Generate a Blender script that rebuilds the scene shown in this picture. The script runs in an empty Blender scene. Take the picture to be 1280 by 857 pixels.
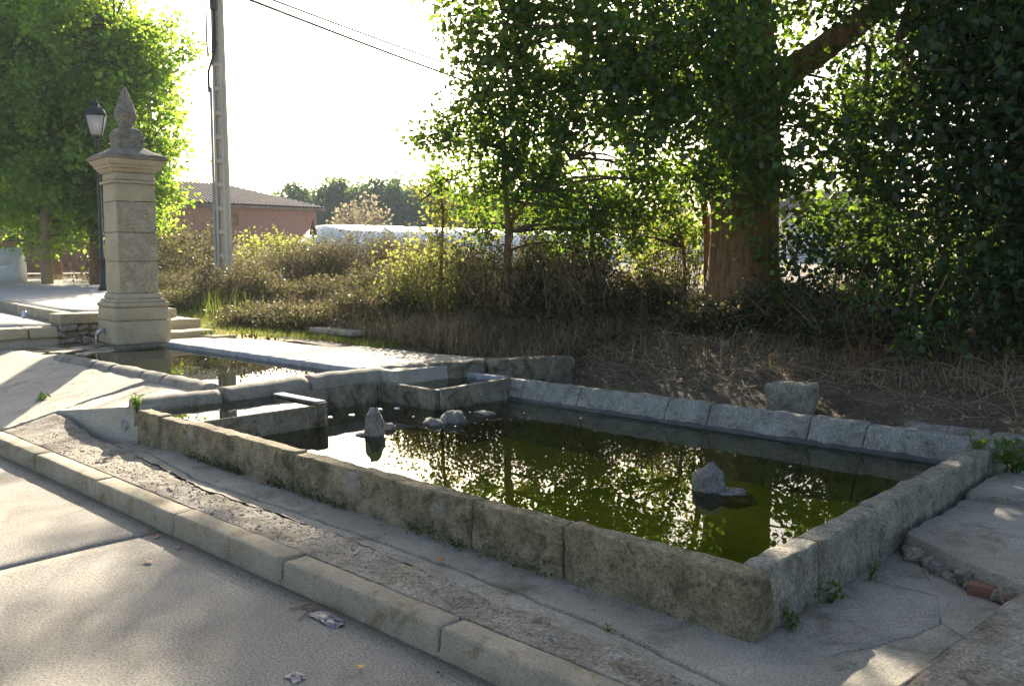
import bpy, math, random
import numpy as np
from mathutils import Vector, noise

S = bpy.context.scene
COL = S.collection
rng = np.random.default_rng(7)
random.seed(7)

# ------------------------------------------------------------------ camera
# world: X runs along the long side of the washing pool, Y across it, z = 0 is the kerb top
cam = bpy.data.cameras.new('camera')
cam_o = bpy.data.objects.new('camera', cam)
COL.objects.link(cam_o)
cam_o.location = (0, 0, 1.43)
cam_o.rotation_euler = (math.radians(90 - 5.42), 0, math.radians(43.2))
cam.sensor_width = 36
cam.lens = 36 * 1090 / 1280
cam.clip_end = 2000
S.camera = cam_o

# ------------------------------------------------------------------ light
SUN = Vector((-0.668, 0.601, 0.438)).normalized()
SUN_EL = math.asin(SUN.z)
SUN_AZ = math.atan2(SUN.x, SUN.y)          # clockwise from +Y
w = bpy.data.worlds.new('World')
S.world = w
w.use_nodes = True
nt = w.node_tree
nt.nodes.clear()
sky = nt.nodes.new('ShaderNodeTexSky')
sky.sky_type = 'NISHITA'
sky.sun_disc = False
sky.sun_elevation = SUN_EL
sky.sun_rotation = SUN_AZ
sky.air_density = 0.8
sky.dust_density = 3.0
sky.ozone_density = 0.3
bg = nt.nodes.new('ShaderNodeBackground')
bg.inputs[1].default_value = 0.07
wo = nt.nodes.new('ShaderNodeOutputWorld')
nt.links.new(sky.outputs[0], bg.inputs[0])
nt.links.new(bg.outputs[0], wo.inputs[0])
sun = bpy.data.lights.new('sun', 'SUN')
sun.energy = 5.0
sun.angle = math.radians(0.55)
sun.color = (1.0, 0.89, 0.73)
sun_o = bpy.data.objects.new('sun', sun)
COL.objects.link(sun_o)
sun_o.rotation_euler = (-SUN).to_track_quat('-Z', 'Y').to_euler()
sun_o.location = (-20, 20, 30)
S.view_settings.view_transform = 'Standard'
S.view_settings.look = 'None'
S.view_settings.exposure = 2.1
S.view_settings.gamma = 1.0
S.cycles.max_bounces = 10
S.cycles.transparent_max_bounces = 12

# ------------------------------------------------------------------ mesh helpers
WLOC = {}


def obj(name, V, F, mat, parent=None, origin=None, smooth=False, kind=None, label=None, cat=None, group=None):
    V = np.asarray(V, dtype=np.float64).reshape(-1, 3)
    if parent is not None:
        o0 = WLOC[parent.name]
    elif origin is not None:
        o0 = np.array(origin, float)
    else:
        mn, mx = V.min(0), V.max(0)
        o0 = np.array([(mn[0] + mx[0]) / 2, (mn[1] + mx[1]) / 2, mn[2]])
    me = bpy.data.meshes.new(name)
    set_mesh(me, V - o0, F, smooth)
    if mat is not None:
        me.materials.append(mat)
    o = bpy.data.objects.new(name, me)
    COL.objects.link(o)
    if parent is not None:
        o.parent = parent
    else:
        o.location = o0
    WLOC[o.name] = o0
    tag(o, label, cat, group, kind)
    return o


def set_mesh(me, V, F, smooth=False):
    """F: list of index arrays, each (n, k) for k-gons"""
    if not isinstance(F, (list, tuple)) or (len(F) and not isinstance(F[0], np.ndarray)):
        F = [np.asarray(F)]
    F = [f for f in F if len(f)]
    me.vertices.add(len(V))
    me.vertices.foreach_set('co', np.ascontiguousarray(V, dtype=np.float32).ravel())
    nl = sum(f.size for f in F)
    me.loops.add(nl)
    me.loops.foreach_set('vertex_index', np.concatenate([f.ravel() for f in F]).astype(np.int32))
    npoly = sum(len(f) for f in F)
    tot = np.concatenate([np.full(len(f), f.shape[1], np.int32) for f in F])
    st = np.concatenate([[0], np.cumsum(tot)[:-1]]).astype(np.int32)
    me.polygons.add(npoly)
    me.polygons.foreach_set('loop_start', st)
    me.polygons.foreach_set('loop_total', tot)
    if smooth:
        me.polygons.foreach_set('use_smooth', np.ones(npoly, bool))
    me.update(calc_edges=True)
    me.validate()


def tag(o, label=None, cat=None, group=None, kind=None):
    if label:
        o['label'] = label
    if cat:
        o['category'] = cat
    if group:
        o['group'] = group
    if kind:
        o['kind'] = kind


def thing(name, label, cat, loc, group=None):
    o = bpy.data.objects.new(name, None)
    o.empty_display_size = 0.1
    COL.objects.link(o)
    o.location = loc
    WLOC[o.name] = np.array(loc, float)
    tag(o, label, cat, group)
    return o


def copy_thing(o, loc, label=None, rotz=0.0, scale=1.0):
    c = o.copy()
    COL.objects.link(c)
    c.location = loc
    c.rotation_euler = (0, 0, rotz)
    c.scale = (scale,) * 3
    WLOC[c.name] = np.array(loc, float)
    if label:
        c['label'] = label
    for ch in list(o.children):
        d = ch.copy()
        COL.objects.link(d)
        d.parent = c
        for g in ch.children:
            e = g.copy()
            COL.objects.link(e)
            e.parent = d
    return c


class Acc:
    def __init__(self):
        self.V, self.F, self.n = [], {}, 0

    def add(self, V, F):
        V = np.asarray(V, float).reshape(-1, 3)
        if not isinstance(F, (list, tuple)) or (len(F) and not isinstance(F[0], np.ndarray)):
            F = [np.asarray(F)]
        for f in F:
            if len(f):
                self.F.setdefault(f.shape[1], []).append(np.asarray(f) + self.n)
        self.V.append(V)
        self.n += len(V)

    def out(self):
        return np.concatenate(self.V), [np.concatenate(v) for v in self.F.values()]


def nz(p, f=1.0, seed=0.0):
    return noise.noise(Vector((p[0] * f + seed, p[1] * f - seed * 1.7, p[2] * f + seed * .6)))


def axis_steps(L, seg, e):
    n = max(1, int(round(L / seg)))
    b = min(0.45, e / max(L, 1e-6)) * 2
    return [-1.0] + list(np.linspace(-1 + b, 1 - b, n + 1)) + [1.0]


def block(c8, e=0.015, seg=0.08, amp=0.006, freq=7.0, seed=0.0):
    """rounded, uneven hexahedron; c8 = bottom 4 then top 4 corners, counter-clockwise"""
    c = np.array(c8, float)
    Lx = max(np.linalg.norm(c[1] - c[0]), np.linalg.norm(c[5] - c[4]))
    Ly = max(np.linalg.norm(c[3] - c[0]), np.linalg.norm(c[7] - c[4]))
    Lz = max(np.linalg.norm(c[4] - c[0]), np.linalg.norm(c[6] - c[2]))
    A = [axis_steps(Lx, seg, e), axis_steps(Ly, seg, e), axis_steps(Lz, seg, e)]
    L = [Lx, Ly, Lz]
    idx, P, F = {}, [], []

    def vid(i, j, k):
        key = (i, j, k)
        if key not in idx:
            p = [A[0][i], A[1][j], A[2][k]]
            m = [abs(v) > .9999 for v in p]
            q = list(p)
            s = sum(m)
            if s >= 2:
                for t in range(3):
                    if m[t]:
                        r = (0.30 if s == 2 else 0.42) * e / L[t] * 2
                        q[t] = p[t] * (1 - r)
            a, b, d = [(v + 1) / 2 for v in q]
            w8 = [(1 - a) * (1 - b) * (1 - d), a * (1 - b) * (1 - d), a * b * (1 - d), (1 - a) * b * (1 - d),
                  (1 - a) * (1 - b) * d, a * (1 - b) * d, a * b * d, (1 - a) * b * d]
            v = sum(w8[t] * c[t] for t in range(8))
            if amp:
                dv = noise.noise_vector(Vector(v * freq) + Vector((seed, seed, seed)))
                dw = noise.noise_vector(Vector(v * freq * 3.1) + Vector((seed, 0, seed)))
                v = v + np.array(dv) * amp + np.array(dw) * amp * .45
            idx[key] = len(P)
            P.append(v)
        return idx[key]
    nx, ny, nzz = len(A[0]) - 1, len(A[1]) - 1, len(A[2]) - 1
    for i in range(nx):
        for j in range(ny):
            F.append((vid(i, j, 0), vid(i, j + 1, 0), vid(i + 1, j + 1, 0), vid(i + 1, j, 0)))
            F.append((vid(i, j, nzz), vid(i + 1, j, nzz), vid(i + 1, j + 1, nzz), vid(i, j + 1, nzz)))
    for i in range(nx):
        for k in range(nzz):
            F.append((vid(i, 0, k), vid(i + 1, 0, k), vid(i + 1, 0, k + 1), vid(i, 0, k + 1)))
            F.append((vid(i, ny, k), vid(i, ny, k + 1), vid(i + 1, ny, k + 1), vid(i + 1, ny, k)))
    for j in range(ny):
        for k in range(nzz):
            F.append((vid(0, j, k), vid(0, j, k + 1), vid(0, j + 1, k + 1), vid(0, j + 1, k)))
            F.append((vid(nx, j, k), vid(nx, j + 1, k), vid(nx, j + 1, k + 1), vid(nx, j, k + 1)))
    return np.array(P), np.array(F)


def box8(x0, x1, y0, y1, z0, z1):
    return [(x0, y0, z0), (x1, y0, z0), (x1, y1, z0), (x0, y1, z0), (x0, y0, z1), (x1, y0, z1), (x1, y1, z1), (x0, y1, z1)]


def rot8(c8, cx, cy, ang):
    ca, sa = math.cos(ang), math.sin(ang)
    return [(cx + (x - cx) * ca - (y - cy) * sa, cy + (x - cx) * sa + (y - cy) * ca, z) for x, y, z in c8]


def grid(xs, ys, fz, fy=None, skirt=None):
    """heightfield; fy(x, v) optionally warps the second coordinate"""
    nx, ny = len(xs), len(ys)
    V = np.zeros((nx, ny, 3))
    for i, x in enumerate(xs):
        for j, v in enumerate(ys):
            y = fy(x, v) if fy else v
            V[i, j] = (x, y, fz(x, y))
    I = np.arange(nx * ny).reshape(nx, ny)
    F = np.stack([I[:-1, :-1], I[1:, :-1], I[1:, 1:], I[:-1, 1:]], -1).reshape(-1, 4)
    V = V.reshape(-1, 3)
    if skirt is not None:
        per = list(I[:, 0]) + list(I[-1, 1:]) + list(I[-2::-1, -1]) + list(I[0, -2:0:-1])
        n = len(V)
        lo = V[per].copy()
        lo[:, 2] = np.minimum(lo[:, 2] - .02, skirt)
        V = np.concatenate([V, lo])
        m = len(per)
        a = np.array(per)
        b = np.roll(a, -1)
        lo_i = n + np.arange(m)
        F = np.concatenate([F, np.stack([b, a, lo_i, np.roll(lo_i, -1)], -1)])
    return V, F


def tube(pts, radii, sides=6, wob=0.0, seed=0.0, flat=1.0, cap=True):
    pts = np.array(pts, float)
    n = len(pts)
    radii = np.broadcast_to(np.array(radii, float), (n,))
    T = np.gradient(pts, axis=0)
    T /= np.linalg.norm(T, axis=1)[:, None] + 1e-9
    ref = np.array([0, 0, 1.0]) if abs(T[:, 2]).mean() < .8 else np.array([1.0, 0, 0])
    N = np.cross(T, ref)
    N /= np.linalg.norm(N, axis=1)[:, None] + 1e-9
    B = np.cross(N, T)
    ang = np.arange(sides) / sides * 2 * np.pi
    V = (pts[:, None] + radii[:, None, None] * (np.cos(ang)[None, :, None] * N[:, None] + flat * np.sin(ang)[None, :, None] * B[:, None]))
    if wob:
        for i in range(n):
            for j in range(sides):
                p = V[i, j]
                V[i, j] = pts[i] + (p - pts[i]) * (1 + wob * (nz(p, 6, seed) + .5 * nz(p, 15, seed)))
    I = np.arange(n * sides).reshape(n, sides)
    J = np.roll(I, -1, 1)
    F = np.stack([I[:-1], J[:-1], J[1:], I[1:]], -1).reshape(-1, 4)
    V = V.reshape(-1, 3)
    if cap and sides > 4:
        V = np.concatenate([V, pts[:1], pts[-1:]])
        a, b = n * sides, n * sides + 1
        F = [F, np.concatenate([np.stack([J[0], I[0], np.full(sides, a)], -1), np.stack([I[-1], J[-1], np.full(sides, b)], -1)])]
    else:
        F = [F]
    return V, F


def lathe(prof, cx, cy, sides=8, rot=0.0, square=False):
    """prof: list of (r, z)"""
    V = []
    for r, z in prof:
        for k in range(sides):
            a = rot + 2 * math.pi * k / sides
            V.append((cx + r * math.cos(a), cy + r * math.sin(a), z))
    n = len(prof)
    I = np.arange(n * sides).reshape(n, sides)
    J = np.roll(I, -1, 1)
    F = [np.stack([I[:-1], J[:-1], J[1:], I[1:]], -1).reshape(-1, 4)]
    V += [(cx, cy, prof[0][1]), (cx, cy, prof[-1][1])]
    F.append(np.concatenate([np.stack([J[0], I[0], np.full(sides, n * sides)], -1), np.stack([I[-1], J[-1], np.full(sides, n * sides + 1)], -1)]))
    return np.array(V), F


def ss(t):
    t = min(1.0, max(0.0, t))
    return t * t * (3 - 2 * t)


def interp(x, pts):
    return float(np.interp(x, [p[0] for p in pts], [p[1] for p in pts]))


# ------------------------------------------------------------------ foliage helpers
LEAF_T = np.array([(0, 0, 0), (.36, .28, .10), (.30, .68, .06), (0, 1, -.05), (-.30, .68, .06), (-.36, .28, .10)])
LEAF_F = np.array([(0, 1, 2, 3), (0, 3, 4, 5)])
SLIM_T = np.array([(0, 0, 0), (.22, .45, .06), (0, 1, -.04), (-.22, .45, .06)])
SLIM_F = np.array([(0, 1, 2), (0, 2, 3)])


def rand_dirs(r, n):
    v = r.normal(size=(n, 3))
    return v / np.linalg.norm(v, axis=1)[:, None]


def leaves(r, C, size, slim=False, hang=0.35, up=0.5):
    T, F0 = (SLIM_T, SLIM_F) if slim else (LEAF_T, LEAF_F)
    n = len(C)
    d = rand_dirs(r, n)
    d[:, 2] -= hang
    d /= np.linalg.norm(d, axis=1)[:, None]
    nn = rand_dirs(r, n)
    nn[:, 2] = np.abs(nn[:, 2]) + up
    x = np.cross(d, nn)
    x /= np.linalg.norm(x, axis=1)[:, None] + 1e-9
    z = np.cross(x, d)
    s = size * r.uniform(.45, 1.35, n)
    V = C[:, None] + s[:, None, None] * (T[None, :, 0, None] * x[:, None] + T[None, :, 1, None] * d[:, None] + T[None, :, 2, None] * z[:, None])
    k = len(T)
    F = (F0[None] + (np.arange(n) * k)[:, None, None]).reshape(-1, F0.shape[1])
    return V.reshape(-1, 3), [F]


def ball(r, n, shell=.45):
    return rand_dirs(r, n) * (r.uniform(0, 1, n) ** shell)[:, None]


def twig_points(r, cl, dens, per=16, spread=.10, tl=.4, squash=.85):
    """leaf positions in sprays inside ball clusters; returns leaf points and spray axes"""
    P, TW = [], []
    for (x, y, z, R) in cl:
        m = max(3, int(dens * (.55 if z > 5.0 and R > .85 else 1.0) * R ** 2.3))
        c = np.array([x, y, z]) + ball(r, m) * np.array([R, R, R * squash])
        ax = (c - np.array([x, y, z])) / R * .7 + rand_dirs(r, m) * .7
        ax[:, 2] -= .25
        ax /= np.linalg.norm(ax, axis=1)[:, None] + 1e-9
        L = tl * r.uniform(.6, 1.2, m)
        t = r.uniform(-.5, .6, (m, per))
        p = c[:, None] + ax[:, None] * (t * L[:, None])[:, :, None] + r.normal(size=(m, per, 3)) * spread
        P.append(p.reshape(-1, 3))
        TW += [(c[i] - ax[i] * L[i] * .5, c[i] + ax[i] * L[i] * .5) for i in range(m)]
    return np.concatenate(P), TW


def curve_pts(a, b, sag, n, r):
    a, b = np.array(a, float), np.array(b, float)
    t = np.linspace(0, 1, n)[:, None]
    mid = (a + b) / 2 + np.array([0, 0, sag]) + r.normal(size=3) * .06 * np.linalg.norm(b - a)
    return (1 - t) ** 2 * a + 2 * t * (1 - t) * mid + t ** 2 * b


def twig_mesh(r, TW, rad=.006, keep=1.0):
    A = Acc()
    for a, b in TW:
        if keep < 1 and r.uniform() > keep:
            continue
        A.add(*tube(curve_pts(a, b, .03, 3, r), [rad, rad * .8, rad * .4], 3, cap=False))
    return A.out()


def blades(r, P, length, width, lean=.5, seg=3, curl=.5):
    """tapering grass blades as bent strips"""
    n = len(P)
    a = r.uniform(0, 2 * np.pi, n)
    h = np.stack([np.cos(a), np.sin(a), np.zeros(n)], -1)
    s = np.stack([-np.sin(a), np.cos(a), np.zeros(n)], -1)
    L = length * r.uniform(.5, 1.3, n)
    ln = lean * r.uniform(.2, 1.4, n)
    W = width * r.uniform(.6, 1.3, n)
    V = np.zeros((n, seg * 2 + 1, 3))
    pos = np.array(P, float).copy()
    ang = ln.copy()
    for i in range(seg + 1):
        wd = W * (1 - i / seg) * .5
        if i < seg:
            V[:, 2 * i] = pos - s * wd[:, None]
            V[:, 2 * i + 1] = pos + s * wd[:, None]
        else:
            V[:, 2 * seg] = pos
        st = L / seg
        pos = pos + (h * np.sin(ang)[:, None] + np.array([0, 0, 1.0]) * np.cos(ang)[:, None]) * st[:, None]
        ang = ang + curl * r.uniform(.2, 1.2, n)
    q = np.array([(2 * i, 2 * i + 1, 2 * i + 3, 2 * i + 2) for i in range(seg - 1)])
    t = np.array([(2 * seg - 2, 2 * seg - 1, 2 * seg)])
    k = seg * 2 + 1
    off = (np.arange(n) * k)[:, None, None]
    return V.reshape(-1, 3), [(q[None] + off).reshape(-1, 4), (t[None] + off).reshape(-1, 3)]


# ------------------------------------------------------------------ materials
def nodes_mat(name):
    m = bpy.data.materials.new(name)
    m.use_nodes = True
    t = m.node_tree
    t.nodes.clear()
    out = t.nodes.new('ShaderNodeOutputMaterial')
    return m, t, out


def ramp(t, fac, stops):
    n = t.nodes.new('ShaderNodeValToRGB')
    cr = n.color_ramp
    while len(cr.elements) > len(stops):
        cr.elements.remove(cr.elements[-1])
    while len(cr.elements) < len(stops):
        cr.elements.new(.5)
    for e, (p, c) in zip(cr.elements, stops):
        e.position = p
        e.color = (*c, 1) if len(c) == 3 else c
    t.links.new(fac, n.inputs[0])
    return n.outputs[0]


def tex(t, scale, detail=6, rough=.6, kind='noise', stretch=None, dist=0.0):
    co = t.nodes.new('ShaderNodeTexCoord')
    src = co.outputs['Object']
    if stretch:
        mp = t.nodes.new('ShaderNodeMapping')
        mp.inputs['Scale'].default_value = stretch
        t.links.new(src, mp.inputs[0])
        src = mp.outputs[0]
    if kind == 'noise':
        n = t.nodes.new('ShaderNodeTexNoise')
        n.inputs['Detail'].default_value = detail
        n.inputs['Roughness'].default_value = rough
        n.inputs['Distortion'].default_value = dist
        o = n.outputs[0]
    else:
        n = t.nodes.new('ShaderNodeTexVoronoi')
        o = n.outputs['Distance']
    n.inputs['Scale'].default_value = scale
    t.links.new(src, n.inputs['Vector'])
    return o


def mixc(t, fac, a, b, blend='MIX'):
    n = t.nodes.new('ShaderNodeMix')
    n.data_type = 'RGBA'
    n.blend_type = blend
    for sock, v in ((n.inputs[0], fac), (n.inputs[6], a), (n.inputs[7], b)):
        if isinstance(v, (float, int)):
            sock.default_value = v
        elif isinstance(v, tuple):
            sock.default_value = (*v, 1)
        else:
            t.links.new(v, sock)
    return n.outputs[2]


def stone_mat(name, c1, c2, c3=None, scale=2.5, speck=.35, bump=.5, bscale=60, rough=.92, pits=0.0, stretch=None, c3_at=(.55, .7), grain=(.42, 1.42)):
    m, t, out = nodes_mat(name)
    b = t.nodes.new('ShaderNodeBsdfPrincipled')
    b.inputs['Roughness'].default_value = rough
    b.inputs['Specular IOR Level'].default_value = .25
    col = ramp(t, tex(t, scale, 8, .65, stretch=stretch), [(.32, c1), (.68, c2)])
    if c3:
        f = ramp(t, tex(t, scale * 1.7, 10, .7, dist=.6, stretch=stretch), [(c3_at[0], (0, 0, 0)), (c3_at[1], (1, 1, 1))])
        col = mixc(t, f, col, c3)
    gr = ramp(t, tex(t, bscale * 1.4, 5, .75), [(.36, (grain[0],) * 3), (.64, (grain[1],) * 3)])
    col = mixc(t, speck, col, mixc(t, 1.0, col, gr, 'MULTIPLY'))
    t.links.new(col, b.inputs['Base Color'])
    h = tex(t, bscale, 8, .75, stretch=stretch)
    if pits:
        v = ramp(t, tex(t, bscale * .55, kind='voronoi'), [(.0, (0, 0, 0)), (.35, (1, 1, 1))])
        h = mixc(t, pits, h, v)
    bp = t.nodes.new('ShaderNodeBump')
    bp.inputs['Strength'].default_value = bump
    bp.inputs['Distance'].default_value = .012
    t.links.new(h, bp.inputs['Height'])
    t.links.new(bp.outputs[0], b.inputs['Normal'])
    t.links.new(b.outputs[0], out.inputs[0])
    return m


def leaf_mat(name, cols, trans=.5, tcols=None, gloss=.03):
    """cols: leaf colours spread over the single leaves"""
    m, t, out = nodes_mat(name)
    g = t.nodes.new('ShaderNodeNewGeometry')
    n = len(cols)
    st = [(i / max(1, n - 1), c) for i, c in enumerate(cols)]
    col = ramp(t, g.outputs['Random Per Island'], st)
    tc = ramp(t, g.outputs['Random Per Island'], [(i / max(1, n - 1), c) for i, c in enumerate(tcols or cols)])
    d = t.nodes.new('ShaderNodeBsdfDiffuse')
    tr = t.nodes.new('ShaderNodeBsdfTranslucent')
    t.links.new(col, d.inputs[0])
    t.links.new(tc, tr.inputs[0])
    mx = t.nodes.new('ShaderNodeMixShader')
    mx.inputs[0].default_value = trans
    t.links.new(d.outputs[0], mx.inputs[1])
    t.links.new(tr.outputs[0], mx.inputs[2])
    gl = t.nodes.new('ShaderNodeBsdfGlossy')
    gl.inputs['Roughness'].default_value = .4
    m2 = t.nodes.new('ShaderNodeMixShader')
    m2.inputs[0].default_value = gloss
    t.links.new(mx.outputs[0], m2.inputs[1])
    t.links.new(gl.outputs[0], m2.inputs[2])
    t.links.new(m2.outputs[0], out.inputs[0])
    return m


def plain_mat(name, c, rough=.6, metal=0.0, var=.25, scale=8):
    m, t, out = nodes_mat(name)
    b = t.nodes.new('ShaderNodeBsdfPrincipled')
    b.inputs['Roughness'].default_value = rough
    b.inputs['Metallic'].default_value = metal
    lo = tuple(v * (1 - var) for v in c)
    hi = tuple(min(1, v * (1 + var)) for v in c)
    t.links.new(ramp(t, tex(t, scale, 6, .6), [(.3, lo), (.7, hi)]), b.inputs['Base Color'])
    t.links.new(b.outputs[0], out.inputs[0])
    return m


def water_mat(name, tint, wave=.004, wscale=3.0):
    m, t, out = nodes_mat(name)
    tr = t.nodes.new('ShaderNodeBsdfTransparent')
    tr.inputs[0].default_value = (*tint, 1)
    gl = t.nodes.new('ShaderNodeBsdfGlossy')
    gl.inputs['Roughness'].default_value = 0.0
    fr = t.nodes.new('ShaderNodeFresnel')
    fr.inputs['IOR'].default_value = 1.36
    bp = t.nodes.new('ShaderNodeBump')
    bp.inputs['Strength'].default_value = wave
    bp.inputs['Distance'].default_value = .05
    t.links.new(tex(t, wscale, 3, .5), bp.inputs['Height'])
    t.links.new(bp.outputs[0], gl.inputs['Normal'])
    mx = t.nodes.new('ShaderNodeMixShader')
    t.links.new(fr.outputs[0], mx.inputs[0])
    t.links.new(tr.outputs[0], mx.inputs[1])
    t.links.new(gl.outputs[0], mx.inputs[2])
    t.links.new(mx.outputs[0], out.inputs[0])
    return m


M = {}
M['road'] = stone_mat('road_concrete', (.25, .23, .19), (.36, .335, .28), (.19, .165, .125), 1.1, .9, .9, 70, c3_at=(.54, .74))
M['kerb'] = stone_mat('kerb_concrete', (.25, .22, .155), (.38, .335, .245), (.17, .13, .068), 3.5, .5, .5, 75, c3_at=(.52, .70))
M['path'] = stone_mat('path_concrete', (.23, .212, .165), (.37, .343, .275), (.14, .12, .08), 2.2, .7, .6, 70, c3_at=(.52, .7))
M['rough'] = stone_mat('crumbled_concrete', (.19, .165, .12), (.36, .325, .26), (.13, .10, .065), 4.0, .9, 1.0, 50, pits=.4, c3_at=(.48, .66))
M['pebble'] = stone_mat('pebble_grey', (.24, .22, .18), (.42, .39, .33), None, 12, .3, .3, 80)
M['wall'] = stone_mat('pool_stone', (.16, .135, .08), (.33, .28, .18), (.08, .07, .035), 6.0, .8, 1.0, 55, pits=.3, c3_at=(.45, .66))
M['wall2'] = stone_mat('grey_pool_stone', (.20, .20, .17), (.32, .315, .275), (.11, .108, .08), 5.0, .85, 1.0, 55, pits=.4, c3_at=(.48, .70))
M['wall3'] = stone_mat('brown_grey_pool_stone', (.19, .18, .135), (.32, .30, .235), (.10, .09, .055), 5.0, .9, 1.0, 50, pits=.4, c3_at=(.47, .68))
M['slime'] = stone_mat('dark_slime', (.035, .04, .035), (.075, .08, .075), None, 9, .5, .5, 60, rough=.45)
M['patch'] = stone_mat('mortar_patch', (.24, .21, .155), (.35, .315, .245), (.14, .12, .085), 9, .6, .9, 70)
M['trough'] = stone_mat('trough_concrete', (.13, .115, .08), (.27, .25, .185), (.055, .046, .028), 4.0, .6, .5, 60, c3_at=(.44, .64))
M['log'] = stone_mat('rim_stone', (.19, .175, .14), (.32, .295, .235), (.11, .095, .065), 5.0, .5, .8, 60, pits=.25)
M['floor'] = stone_mat('algae_floor', (.17, .19, .03), (.29, .28, .045), (.36, .32, .06), 1.6, .3, .2, 40, c3_at=(.52, .72))
M['floor2'] = stone_mat('silt_floor', (.17, .155, .05), (.27, .25, .09), None, 2.0, .3, .2, 40)
M['pillar'] = stone_mat('limestone', (.36, .305, .205), (.46, .40, .28), (.27, .23, .16), 3.0, .4, .5, 60, c3_at=(.56, .75))
M['pillar_rough'] = stone_mat('pitted_limestone', (.29, .25, .18), (.41, .36, .265), (.19, .165, .125), 7.0, .8, 1.0, 42, pits=.5)
M['lichen'] = stone_mat('lichened_stone', (.17, .15, .115), (.31, .28, .22), (.10, .09, .07), 9.0, .9, 1.0, 45, pits=.4)
M['ramp'] = stone_mat('ramp_concrete', (.38, .335, .26), (.50, .45, .355), (.27, .23, .165), 2.0, .6, .8, 70)
M['plaza'] = stone_mat('plaza_concrete', (.34, .32, .28), (.42, .40, .36), None, 1.2, .4, .3, 60)
M['deck'] = stone_mat('deck_concrete', (.28, .255, .205), (.40, .37, .305), (.20, .175, .13), 2.5, .5, .5, 60)
M['rock'] = stone_mat('rock_grey', (.10, .095, .08), (.30, .285, .25), (.06, .055, .04), 14, .6, 1.0, 60, pits=.3)
M['brickbit'] = stone_mat('broken_brick', (.17, .085, .055), (.25, .13, .085), None, 12, .4, .5, 60)
M['soil'] = stone_mat('soil_litter', (.045, .035, .024), (.10, .08, .055), (.14, .115, .08), 4.0, .8, 1.0, 40)
M['ground'] = stone_mat('dry_ground', (.14, .11, .07), (.24, .2, .13), (.10, .10, .05), .5, .5, .5, 10)
M['bank'] = stone_mat('bank_soil', (.07, .053, .034), (.15, .115, .073), (.22, .17, .11), 3.0, .8, 1.0, 30)
M['bark'] = stone_mat('bark_brown', (.11, .066, .031), (.27, .165, .08), (.05, .031, .015), 14.0, .7, 1.0, 34, stretch=(1, 1, .12))
M['bark2'] = stone_mat('bark_pale', (.26, .19, .11), (.34, .25, .15), (.12, .085, .055), 5.0, .5, .6, 30)
M['twig'] = plain_mat('twig_brown', (.09, .065, .042), .9)
M['dryst'] = plain_mat('dry_stem', (.24, .18, .11), .9, var=.4)
M['blue_lip'] = stone_mat('sky_tinted_concrete', (.23, .24, .25), (.36, .37, .38), (.15, .15, .14), 7, .4, .4, 60)  # blue grey puts shade and sky reflection into the edge stone colour
M['black'] = plain_mat('black_iron', (.012, .012, .013), .4)
M['cable'] = plain_mat('cable_rubber', (.02, .02, .022), .6)
M['pole'] = stone_mat('pole_concrete', (.42, .385, .32), (.54, .50, .42), None, 2, .3, .3, 40)
M['whitepl'] = plain_mat('white_plastic', (.75, .76, .76), .5, var=.06)
M['film'] = plain_mat('greenhouse_film', (.82, .83, .82), .35, var=.04)
M['brick'] = stone_mat('red_brick', (.25, .14, .115), (.32, .19, .155), (.21, .12, .10), 6, .3, .3, 20)
M['tile'] = stone_mat('roof_tile', (.13, .10, .085), (.2, .16, .135), None, 3, .4, .4, 10)
M['pipe'] = plain_mat('grey_pipe', (.26, .28, .30), .5)
M['steel'] = plain_mat('steel', (.5, .5, .5), .35, .8)
M['bag'] = plain_mat('plastic_wrapper', (.13, .13, .15), .4, var=.25, scale=60)
M['paper'] = plain_mat('crumpled_wrapper', (.33, .28, .27), .6, var=.3, scale=90)
M['deadleaf'] = plain_mat('dead_leaf', (.30, .14, .06), .8)
M['yleaf'] = plain_mat('yellow_leaf', (.6, .42, .08), .8)
M['moss'] = leaf_mat('moss_green', [(.03, .055, .01), (.07, .10, .02)], .3)
M['can'] = plain_mat('tin_can', (.35, .4, .6), .35, .3)
m, t, out = nodes_mat('clear_glass')
b = t.nodes.new('ShaderNodeBsdfPrincipled')
b.inputs['Base Color'].default_value = (.9, .9, .88, 1)
b.inputs['Roughness'].default_value = .25
b.inputs['Transmission Weight'].default_value = .85
t.links.new(b.outputs[0], out.inputs[0])
M['glass'] = m
m, t, out = nodes_mat('frosted_lamp_glass')
d_1 = t.nodes.new('ShaderNodeBsdfDiffuse')
d_1.inputs[0].default_value = (.85, .85, .84, 1)
d_2 = t.nodes.new('ShaderNodeBsdfTranslucent')
d_2.inputs[0].default_value = (.92, .92, .9, 1)
mx = t.nodes.new('ShaderNodeMixShader')
mx.inputs[0].default_value = .75
t.links.new(d_1.outputs[0], mx.inputs[1])
t.links.new(d_2.outputs[0], mx.inputs[2])
t.links.new(mx.outputs[0], out.inputs[0])
M['frost'] = m
M['water'] = water_mat('pool_water', (.82, .85, .44), .002)
M['water2'] = water_mat('fountain_water', (.80, .80, .50))
M['leaf_big'] = leaf_mat('poplar_leaf', [(.018, .055, .024), (.03, .08, .03), (.05, .10, .024), (.025, .068, .03)], .5, [(.14, .27, .03), (.23, .38, .03), (.36, .46, .04), (.14, .28, .03)])
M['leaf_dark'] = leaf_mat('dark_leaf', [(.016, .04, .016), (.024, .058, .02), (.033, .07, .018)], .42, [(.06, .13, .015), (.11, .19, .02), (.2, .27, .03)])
M['leaf_left'] = leaf_mat('maple_leaf', [(.045, .125, .018), (.07, .165, .024), (.11, .19, .026)], .58, [(.22, .42, .04), (.36, .54, .05), (.52, .6, .08)])
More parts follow.
